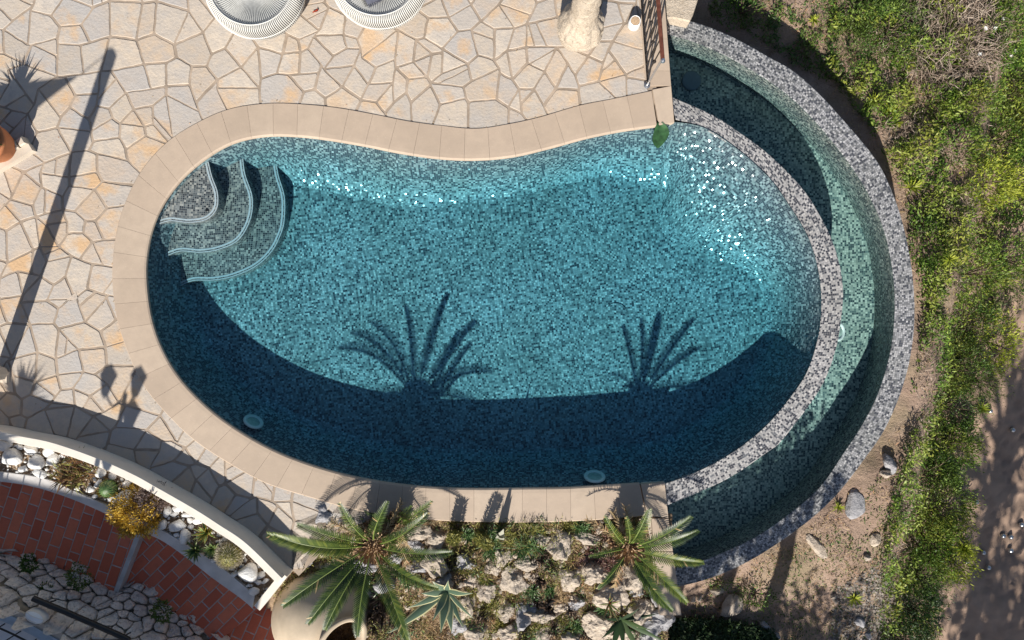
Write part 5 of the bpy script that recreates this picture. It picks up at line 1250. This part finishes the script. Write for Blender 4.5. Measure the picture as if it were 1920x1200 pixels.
tag(m.build('rubble', M['limestone']), 'small pale rubble between the boulders', None, kind='stuff')
m = MB(); k = 0; kk = np.where(okk)[0]
for i in g.choice(len(kk), 420, replace=False):
    r_ = g.uniform(.010, .026); rock_mesh(m, (xx0[kk[i]], yy0[kk[i]], .10+r_*.4), (r_*1.2, r_, r_*.7), 5000+i, planes=8, sub=1)
tag(m.build('small_pebbles', M['pebble'], smooth=True), 'fine white pebbles filling the planter', None, kind='stuff')
# litter over the rockery
g = np.random.default_rng(44); n = 30000; xx = g.uniform(-3, 2.0, n); yy = g.uniform(-5.2, -2.5, n); k = np.array([okc(a, b) for a, b in zip(xx, yy)]); xx, yy = xx[k], yy[k]
C_ = np.array([(a, b, RZ(a, b)+.012) for a, b in zip(xx, yy)]); D = g.normal(size=C_.shape); D[:, 2] = abs(D[:, 2])*.5
tag(quads_object('rockery_litter', leaf_quads(C_, .05, .010, D, .5, g), M['straw'], g.random(len(C_))), 'dry stems and leaf litter between the rocks', None, kind='stuff')

# small plants rooted in the rock wall
for i, (x, y, s_, lab) in enumerate(((56, 1057, .10, 'small green weed near the top left of the rock wall'), (150, 1082, .15, 'dark leafy plant growing out of the rock wall below the path'), (86, 1112, .11, 'green plant beside the upper end of the handrail'), (98, 1128, .09, 'little weed just under the handrail'), (304, 1146, .12, 'round green plant on the right part of the rock wall'))):
    c = P(x, y, .05); dome_plant('wall_plant', (x, y), .12, s_, s_*.5, 560, M['g_mid'], lab, 'plant', .03, .018, 40+i, 'rock wall plants')
g = np.random.default_rng(91); nL = 170; C_ = np.c_[g.uniform(-6.4, 1.7, nL), g.uniform(-1.2, 3.9, nL), np.full(nL, .012)]; k = ~inside(C_[:, 0], C_[:, 1], midpoly); C_ = C_[k]
e_ = OUTC[g.integers(0, len(OUTC), 60)]+g.normal(size=(60, 2))*.02; C_ = np.vstack([C_, np.c_[e_, np.full(60, .012)]]); D = g.normal(size=C_.shape); D[:, 2] = .05
tag(quads_object('terrace_litter', leaf_quads(C_, .022, .009, D, .8, g), M['straw'], g.random(len(C_))), 'scattered bits of dry leaf on the paving', None, kind='stuff')
# ------------------------------------------------------------------ slope on the right: ground cover, shrubs, stones
def inpx(px, py, poly): return inside(px, py, np.array(poly, float))
def scatter(n, poly, seed, thr=None, fs=1.0):
    g = np.random.default_rng(seed); A = np.array(poly, float); px = g.uniform(A[:, 0].min(), A[:, 0].max(), n); py = g.uniform(A[:, 1].min(), A[:, 1].max(), n)
    k = inside(px, py, A)
    px, py = px[k], py[k]
    z = np.full(len(px), -1.2)
    for _ in range(8):
        x = (px-960)*(H-z)/F; y = -(py-600)*(H-z)/F; z = z*.4+.6*terr(x, y)
    k = z > -2.5; x, y, z = x[k], y[k], z[k]
    if thr is not None:
        nv = np.array([noise.fractal(Vector((a*fs, b*fs, seed)), 1, 2, 3) for a, b in zip(x, y)]); k = nv > thr+g.normal(size=len(nv))*.05; x, y, z, nv = x[k], y[k], z[k], nv[k]
        return np.c_[x, y, z], nv, g
    return np.c_[x, y, z], None, g
COVER = [(1560, -40), (1960, -40), (1960, 400), (1890, 430), (1880, 520), (1850, 620), (1820, 760), (1790, 900), (1790, 1100), (1740, 1240), (1640, 1240), (1650, 1000), (1680, 870), (1705, 800), (1712, 700), (1725, 600), (1715, 470), (1680, 340), (1620, 230), (1540, 130)]
C_, nv, g = scatter(100000, COVER, 51, -.14, 2.0)
hgt = np.clip((nv+.26)*.5, 0, .3)*g.random(len(C_)); C_[:, 2] += hgt+.01
tag(quads_object('ground_cover', leaf_quads(C_, .055, .022, None, .4, g), M['g_bright'], np.clip(g.random(len(C_))*.5+hgt*4, 0, 1)), 'low green and yellow ground cover on the slope', None, kind='stuff')
DRYZ = [(1310, -20), (1560, -20), (1640, 200), (1700, 380), (1725, 600), (1720, 800), (1620, 930), (1480, 1040), (1290, 1110), (1270, 1210), (1700, 1210), (1700, 950), (1780, 800), (1830, 560), (1930, 430), (1930, -20)]
C_, nv, g = scatter(38000, [(1280, -30), (1940, -30), (1940, 430), (1830, 600), (1790, 900), (1700, 1230), (1260, 1230), (1270, 1090), (1480, 1020), (1620, 900), (1720, 740), (1720, 560), (1660, 330), (1540, 170), (1400, 80)], 52, -.1, 1.9)
C_[:, 2] += .012; D = g.normal(size=C_.shape); D[:, 2] = abs(D[:, 2])*.35
tag(quads_object('dry_grass', leaf_quads(C_, .06, .008, D, .6, g), M['straw'], g.random(len(C_))), 'dry straw and dead grass scattered on the slope', None, kind='stuff')
C_, nv, g = scatter(34000, [(1310, -20), (1560, -20), (1700, 330), (1740, 560), (1730, 760), (1600, 960), (1300, 1120), (1280, 1210), (1700, 1210), (1690, 1000), (1800, 780), (1740, 300), (1600, 100)], 53, -.12, 2.3)
C_[:, 2] += .01
tag(quads_object('weeds', leaf_quads(C_, .035, .016, None, .5, g), M['g_mid'], g.random(len(C_))), 'small green weeds in the dry soil', None, kind='stuff')
def shrub(px, py, rx, ry, h, mat, label, dens=1.0, leaf=.05, lw=.02, seed=0, group='shrubs on the slope', name='shrub', twigs=True, rag_=.25):
    c = np.array(PT(px, py)); sc = F/(H-c[2]-h*.5); A = rx/sc; B = ry/sc; g = np.random.default_rng(seed)
    t = thing(name, label, 'shrub', tuple(c), group)
    n = int(dens*A*B*17000); h = h*1.35; A *= 1.1; B *= 1.1
    th = g.uniform(0, 2*np.pi, n); ph = np.arccos(g.uniform(0, 1, n)); D = np.c_[np.sin(ph)*np.cos(th), np.sin(ph)*np.sin(th), np.cos(ph)]
    off = Vector(g.uniform(-50, 50, 3)); lump = np.array([noise.fractal(Vector(d)*2.6+off, 1, 2, 3) for d in D])
    rad = (1+rag_*1.6*lump)*g.uniform(.72, 1.04, n); keep = lump > -.42
    rad = rad*(1+.18*np.sin(9*th+4*np.sin(5*ph))*np.sin(7*ph)); C_ = c+D*rad[:, None]*np.array([A*1.08, B*1.08, h]); C_ = C_[keep]; D = D[keep]
    # sprigs: groups of leaves share a direction
    Dd = D*.8+g.normal(size=D.shape)*.55+np.array([0, 0, .35])
    quads_object('foliage', leaf_quads(C_, leaf, lw, Dd, .35, g), mat, np.clip(.5+lump[keep]*.6+g.normal(size=len(C_))*.22, 0, 1), t)
    if twigs:
        m = MB()
        for k in range(9):
            a = g.uniform(0, 6.28); rr = g.uniform(.3, .85); e = c+np.array([math.cos(a)*A*rr, math.sin(a)*B*rr, h*math.sqrt(max(.05, 1-rr*rr))*.85]); m.tube([c, c*.5+e*.5+np.array([0, 0, h*.12]), e], [.012, .008, .003], 4, cap=False)
        m.build('branches', M['bark'], t)
    return t
SH = [(1600, 20, 60, 45, .30, 'g_mid', 'fine leaved green shrub at the top, left of its neighbours'), (1660, 70, 62, 60, .32, 'g_mid', 'fine leaved green shrub left of the dead brushwood'), (1590, 95, 38, 40, .22, 'g_mid', 'small rounded green shrub nearest the ring wall at the top'),
 (1870, 70, 50, 60, .28, 'g_bright', 'bright shrub with white flowers in the top right corner'), (1890, 170, 40, 55, .3, 'g_bright', 'bright shrub under the white flowers at the right edge'), (1810, 190, 48, 40, .25, 'g_bright', 'bright green shrub just below the dead brushwood'), (1740, 190, 40, 35, .2, 'g_bright', 'low green shrub lower left of the dead brushwood'),
 (1860, 265, 55, 45, .32, 'g_bright', 'wide bright shrub above the yellow flecked one'), (1790, 270, 40, 38, .22, 'g_bright', 'round bright shrub in the middle of the upper slope'), (1830, 345, 60, 42, .32, 'g_yellow', 'yellow green shrub above the dark hollow'), (1895, 330, 36, 40, .25, 'g_bright', 'bright shrub at the right edge beside the yellow green one'),
 (1735, 460, 32, 40, .25, 'g_bright', 'green shrub left of the dark hollow'), (1800, 515, 50, 46, .62, 'g_bright', 'tall green shrub just below the dark hollow'), (1872, 485, 42, 36, .5, 'g_bright', 'green shrub right of the dark hollow'), (1880, 535, 34, 36, .3, 'g_mid', 'green shrub at the right edge above the tree shade'),
 (1795, 600, 50, 45, .45, 'g_mid', 'dense shrub halfway down the hedge row'), (1848, 640, 36, 50, .42, 'g_yellow', 'yellow lime shrub on the outer side of the hedge row'), (1775, 685, 55, 42, .45, 'g_mid', 'dense shrub below the lime one in the hedge row'), (1820, 715, 38, 35, .38, 'g_mid', 'green shrub tucked under the lime one'),
 (1765, 760, 50, 45, .42, 'g_mid', 'dark topped shrub where the hedge row narrows'), (1770, 830, 45, 42, .40, 'g_bright', 'bright shrub right of the bluish stone'), (1740, 880, 42, 40, .38, 'g_mid', 'green shrub under the bright one in the lower hedge row'), (1755, 940, 48, 45, .40, 'g_bright', 'leafy shrub beside the sunlit court patch'),
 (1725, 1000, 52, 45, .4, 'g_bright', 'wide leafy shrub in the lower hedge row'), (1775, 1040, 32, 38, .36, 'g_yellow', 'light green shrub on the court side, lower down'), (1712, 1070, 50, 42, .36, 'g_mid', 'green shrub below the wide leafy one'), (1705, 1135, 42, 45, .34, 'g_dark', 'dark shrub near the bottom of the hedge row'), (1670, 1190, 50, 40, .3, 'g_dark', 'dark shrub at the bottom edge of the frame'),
 (1350, 1120, 0, 0, 0, None, None)]
for i, (x, y, rx, ry, h, mt, lab) in enumerate(SH):
    if lab: shrub(x, y, rx, ry, h, M[mt], lab, 1.0 if mt != 'g_mid' else 1.15, .05 if mt != 'g_mid' else .042, .018 if mt != 'g_mid' else .011, 900+i)
shrub(1385, 25, 45, 28, .22, M['g_mid'], 'shaded weedy shrub behind the stone pier', .5, .04, .02, 980)
shrub(1415, 1112, 34, 18, .18, M['g_mid'], 'small green shrub below the ring wall bottom', .8, .035, .02, 981)
shrub(1345, 1090, 22, 9, .10, M['g_mid'], 'tiny green shrub against the ring wall bottom', .8, .03, .02, 982)
# dead brushwood
c = np.array(PT(1775, 75)); ds = thing('dead_brushwood', 'tangle of dead grey brown twigs at the top right', 'brushwood', tuple(c)); g = np.random.default_rng(60)
for part_ in range(3):
    m = MB()
    for k in range(430):
        a = g.uniform(0, 6.28); r0 = .52*math.sqrt(g.random()); p = c+np.array([math.cos(a)*r0*1.15, math.sin(a)*r0*1.3, .03+g.random()*.1]); d = np.array([math.cos(a)*.5, math.sin(a)*.5, .6])+g.normal(size=3)*.5; pts = [tuple(p)]; l = g.uniform(.05, .11)
        for i in range(4): d = d/np.linalg.norm(d)+g.normal(size=3)*.38; d[2] -= .12; p = p+d/np.linalg.norm(d)*l; p[2] = max(p[2], c[2]+.01); pts.append(tuple(p))
        m.tube(pts, [.006, .005, .004, .003, .0015], 3, r=g.random(), cap=False)
    m.build('twigs', M['dry'], ds)
c2 = np.array(PT(1710, 255)); ds = thing('dead_brushwood', 'small patch of dead twigs with a grey stone on the slope', 'brushwood', tuple(c2)); m = MB()
for k in range(160):
    a = g.uniform(0, 6.28); r0 = .2*math.sqrt(g.random()); p = c2+np.array([math.cos(a)*r0, math.sin(a)*r0, .02]); d = g.normal(size=3)*.6; d[2] = abs(d[2])*.5; pts = [tuple(p)]
    for i in range(3): d = d/np.linalg.norm(d)+g.normal(size=3)*.35; p = p+d/np.linalg.norm(d)*.05; pts.append(tuple(p))
    m.tube(pts, [.005, .004, .003, .0015], 3, r=g.random(), cap=False)
m.build('twigs', M['dry'], ds)
for i, (x, y) in enumerate(((1632, 18), (1528, 60))): pass
# leafy weeds
for x, y, s, lab in ((1524, 40, .10, 'small rosette weed on bare soil at the top'), (1635, 190, .15, 'bright strappy weed beside the ring wall shadow'), (1665, 210, .15, 'bright strappy weed right of its twin'), (1706, 352, .17, 'fresh green leafy weed halfway down the slope'), (1700, 285, .13, 'small bright weed above the leafy one'), (1675, 232, .12, 'low bright weed below the pair of strappy ones'), (1752, 490, .12, 'star shaped weed left of the hedge'), (1838, 765, .13, 'lime weed on the edge of the court'), (1780, 1015, .20, 'long leaved weed leaning onto the court'), (1692, 1092, .14, 'bright leaved weed near the shaded gravel'), (1600, 1120, .13, 'green weed in the shaded gravel'), (1570, 950, .10, 'weed behind the flat grey stone')):
    clump('weed', (x, y), 0, lab, 'weed', M['g_yellow'] if i % 3 == 1 else M['g_bright'], 40, s*1.15, s*.17, (.1, 1.3), .6, fold=.2, pxy=tuple(np.array(PT(x, y))+[0, 0, .02+(.3 if x in (1780, 1752) else 0)]), group='weeds on the slope')
# white flowers
for i, (x, y, lab) in enumerate(((1848, 53, 'white flower, left of the upper trio in the corner shrub'), (1866, 53, 'white flower, middle of the upper trio'), (1880, 36, 'white flower, highest of the upper trio'), (1896, 106, 'white flower, lower of the pair at the right edge'), (1904, 96, 'white flower, upper of the pair at the right edge'), (1837, 101, 'tiny white flower alone beside the brushwood'))):
    c = np.array(PT(x, y)); c = P(x, y, c[2]+.33); m = MB(); g = np.random.default_rng(i); blades(m, c, 14, .034, .014, .1, .5, g, .3, seg=3)
    m.lathe([(0, .006), (.006, .003), (.007, 0)], c, 8, 1); m.tube([c, (c[0], c[1], c[2]-.25)], .002, 4, 2, cap=False)
    tag(m.build('flower', [M['petal'], M['s_yellow'], M['g_mid']]), lab, 'flower', 'white daisies')
# stones on the slope
for i, (x, y, rx, ry, a, hh, mt, lab) in enumerate(((1530, 1022, 30, 14, .75, .03, 'limestone', 'long flat pale stone lying below the ring wall'), (1602, 945, 22, 26, 0, .06, 'greyrock', 'flat bluish grey stone beside the ring wall'), (1664, 868, 11, 22, -.3, .09, 'greyrock', 'upright blue grey stone left of the lower hedge'), (1658, 888, 9, 9, 0, .06, 'limestone', 'small pale stone under the blue grey one'), (1640, 1012, 12, 15, .2, .05, 'limestone', 'pale stone touching the lower hedge'), (1368, 1135, 20, 27, .6, .08, 'limestone', 'ribbed pale stone below the basin'), (1344, 1105, 16, 11, .3, .06, 'limestone', 'pale stone under the lowest part of the ring'), (1297, 1122, 8, 8, 0, .05, 'limestone', 'small white stone near the coping end'), (1310, 1120, 6, 8, 0, .04, 'limestone', 'smaller stone right of the small white one'), (1430, 1175, 14, 12, 0, .05, 'greyrock', 'grey stone on the edge of the green turf'), (1742, 422, 13, 11, 0, .06, 'limestone', 'white stone left of the dark hollow'), (1728, 412, 7, 6, .4, .04, 'limestone', 'small white stone next to the bigger one'), (1712, 262, 8, 6, -.3, .04, 'limestone', 'small pale stone in the dead twigs patch'), (1610, 1165, 12, 9, .5, .05, 'greyrock', 'grey slab in the shaded gravel'), (1625, 1190, 10, 8, 0, .05, 'greyrock', 'dark stone at the bottom of the shaded gravel'), (1450, 1192, 12, 8, 0, .05, 'greyrock', 'bluish stone cut by the bottom edge'), (1562, 1117, 7, 5, 0, .03, 'limestone', 'small flat stone on the sunlit soil'), (1625, 1045, 9, 7, 0, .03, 'limestone', 'buried pale stone below the hedge stone'))):
    c = PT(x, y); s = 1/134; rock('stone', (c[0], c[1], c[2]+hh*.3), (rx*s, ry*s, hh+.03), 700+i, M[mt], lab, 'stone', 'stones on the slope', rot=-a, planes=16, nz=.05)
g = np.random.default_rng(66); C_, _, g = scatter(9000, [(1560, 1110), (1640, 1060), (1700, 1120), (1680, 1220), (1560, 1220)], 66); C_[:, 2] += .01; D = g.normal(size=C_.shape); D[:, 2] *= .25
tag(quads_object('slope_gravel', leaf_quads(C_[:2600], .045, .03, D[:2600], .8, g), leafmat('slate_chips', [(0, (.12, .10, .09)), (1, (.34, .30, .26))], .8, 0), g.random(2600)[:len(C_[:2600])]), 'grey gravel in the shade under the hedge', None, kind='stuff')
C_, nv, g = scatter(9000, [(1315, -30), (1420, -30), (1560, 90), (1600, 180), (1480, 120), (1400, 60), (1330, 30)], 54, -.1, 3.0); C_[:, 2] += .01+.06*g.random(len(C_))
tag(quads_object('shade_weeds', leaf_quads(C_, .05, .02, None, .4, g), M['g_mid'], g.random(len(C_))), 'green weeds in the shade of the ring wall at the top', None, kind='stuff')
C_, nv, g = scatter(42000, COVER, 55, .02, 1.7); C_[:, 2] += .03+.10*g.random(len(C_)); D = g.normal(size=C_.shape); D[:, 2] = abs(D[:, 2])*.5
tag(quads_object('dead_stems', leaf_quads(C_, .07, .008, D, .3, g), M['dry'], g.random(len(C_))), 'dead brown stems mixed into the ground cover', None, kind='stuff')
# green turf strip at the bottom
tq = [(1250, 1162), (1300, 1158), (1360, 1166), (1420, 1176), (1440, 1240), (1420, 1420), (1230, 1420)]
m = MB(); pts = ccw(np.array([P2(x, y, -1.35) for x, y in tq])); pts = np.array(rough_edge(list(pts), .08, .06, .15)); m.fill([pts], -1.28); tag(m.build('green_turf', M['turf']), kind='structure')
C_, _, g = scatter(14000, [(1235, 1160), (1300, 1152), (1380, 1162), (1450, 1180), (1450, 1260), (1235, 1260)], 57); C_[:, 2] += .08+.05*g.random(len(C_))
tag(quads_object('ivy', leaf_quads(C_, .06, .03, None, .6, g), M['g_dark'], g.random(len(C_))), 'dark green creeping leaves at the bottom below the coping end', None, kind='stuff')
# boules on the court
for i, (x, y, lab) in enumerate(((1828, 940, 'dark steel ball alone on the sunlit patch of the court'), (1884, 1006, 'steel ball, left of the pair in the tree shade'), (1898, 1008, 'steel ball, right of the pair in the tree shade'), (1916, 984, 'steel ball at the right edge of the frame'), (1899, 1034, 'steel ball just below the pair'), (1848, 1038, 'steel ball with a sunlit rim in the dappled shade'), (1814, 1055, 'small steel ball nearest the hedge'), (1857, 1066, 'bright steel ball lowest of the set'), (1898, 806, 'dull steel ball in the upper dappled shade'), (1853, 770, 'dull grey ball highest of the set'))):
    c = P(x, y, -2.06); m = MB(); n = 12; pr = [(.038*math.sin(math.pi*k/n), -.038*math.cos(math.pi*k/n)) for k in range(n+1)]; m.lathe(pr, (c[0], c[1], float(terr(c[0], c[1]))+.036), 20)
    tag(m.build('boule', M['steel'], smooth=True), lab, 'boule', 'steel boules on the court')
# ------------------------------------------------------------------ trees beyond the bottom edge that dapple the court
def tree(x, y, z0, th, cr_, label, n=5200, seed=0, flat=.7):
    t = thing('tree', label, 'tree', (x, y, z0), 'trees south of the garden'); g = np.random.default_rng(seed)
    m = MB(); m.tube([(x, y, z0), (x+.1, y, z0+th*.5), (x, y+.1, z0+th)], [.16, .12, .08], 8); m.build('trunk', M['bark'], t, True)
    cc = np.array([x, y, z0+th+cr_*.45]); tips = []
    m = MB()
    for k in range(22):
        d = unit(g.normal(size=3)); d[2] = abs(d[2])*.7; e = cc+d*np.array([cr_, cr_, cr_*flat])*g.uniform(.55, .95)-np.array([0, 0, cr_*.2]); m.tube([(x, y, z0+th-.2), tuple((cc+e)/2-np.array([0, 0, .15])), tuple(e)], [.06, .035, .012], 5, cap=False); tips.append(e)
    m.build('limbs', M['bark'], t)
    pts = []
    for e in tips: pts.append(e+g.normal(size=(n//22, 3))*np.array([.34, .34, .26])*cr_*.62)
    C_ = np.vstack(pts); quads_object('crown', leaf_quads(C_, .15, .08, None, .3, g), M['g_dark'], g.random(len(C_)), t)
def under(px, py, zg, zc):
    s = Vector(P(px, py, zg)); q = s-SD*((zc-zg)/-SD.z); return q.x, q.y
for i, (px, py, zg, zc, cr_, n, lab) in enumerate(((1905, 730, -2.1, 3.0, 1.2, 780, 'tree shading the upper part of the court, outside the frame'), (1880, 860, -2.1, 2.2, .8, 240, 'small tree shading the dappled part of the court'), (1900, 1120, -2.1, 2.6, 1.6, 1700, 'wide tree shading the lower right corner, outside the frame'), (1560, 1215, -1.3, 2.4, 1.0, 750, 'tree shading the gravel under the hedge, outside the frame'), (1330, 1195, -1.3, 2.0, .8, 420, 'tree shading the turf strip, outside the frame'), (1540, 955, -.3, 2.6, .55, 200, 'thin young tree speckling the ring wall with shade'), (1425, 1030, -.3, 2.6, .6, 260, 'middle one of the young trees speckling the ring wall'), (1315, 1072, -.3, 2.6, .6, 260, 'thin young tree shading the bottom end of the ring wall'))):
    x, y = under(px, py, zg, zc); th = zc-cr_*.45+2.2; tree(x, y, -2.2, th, cr_, lab, n, 300+i)
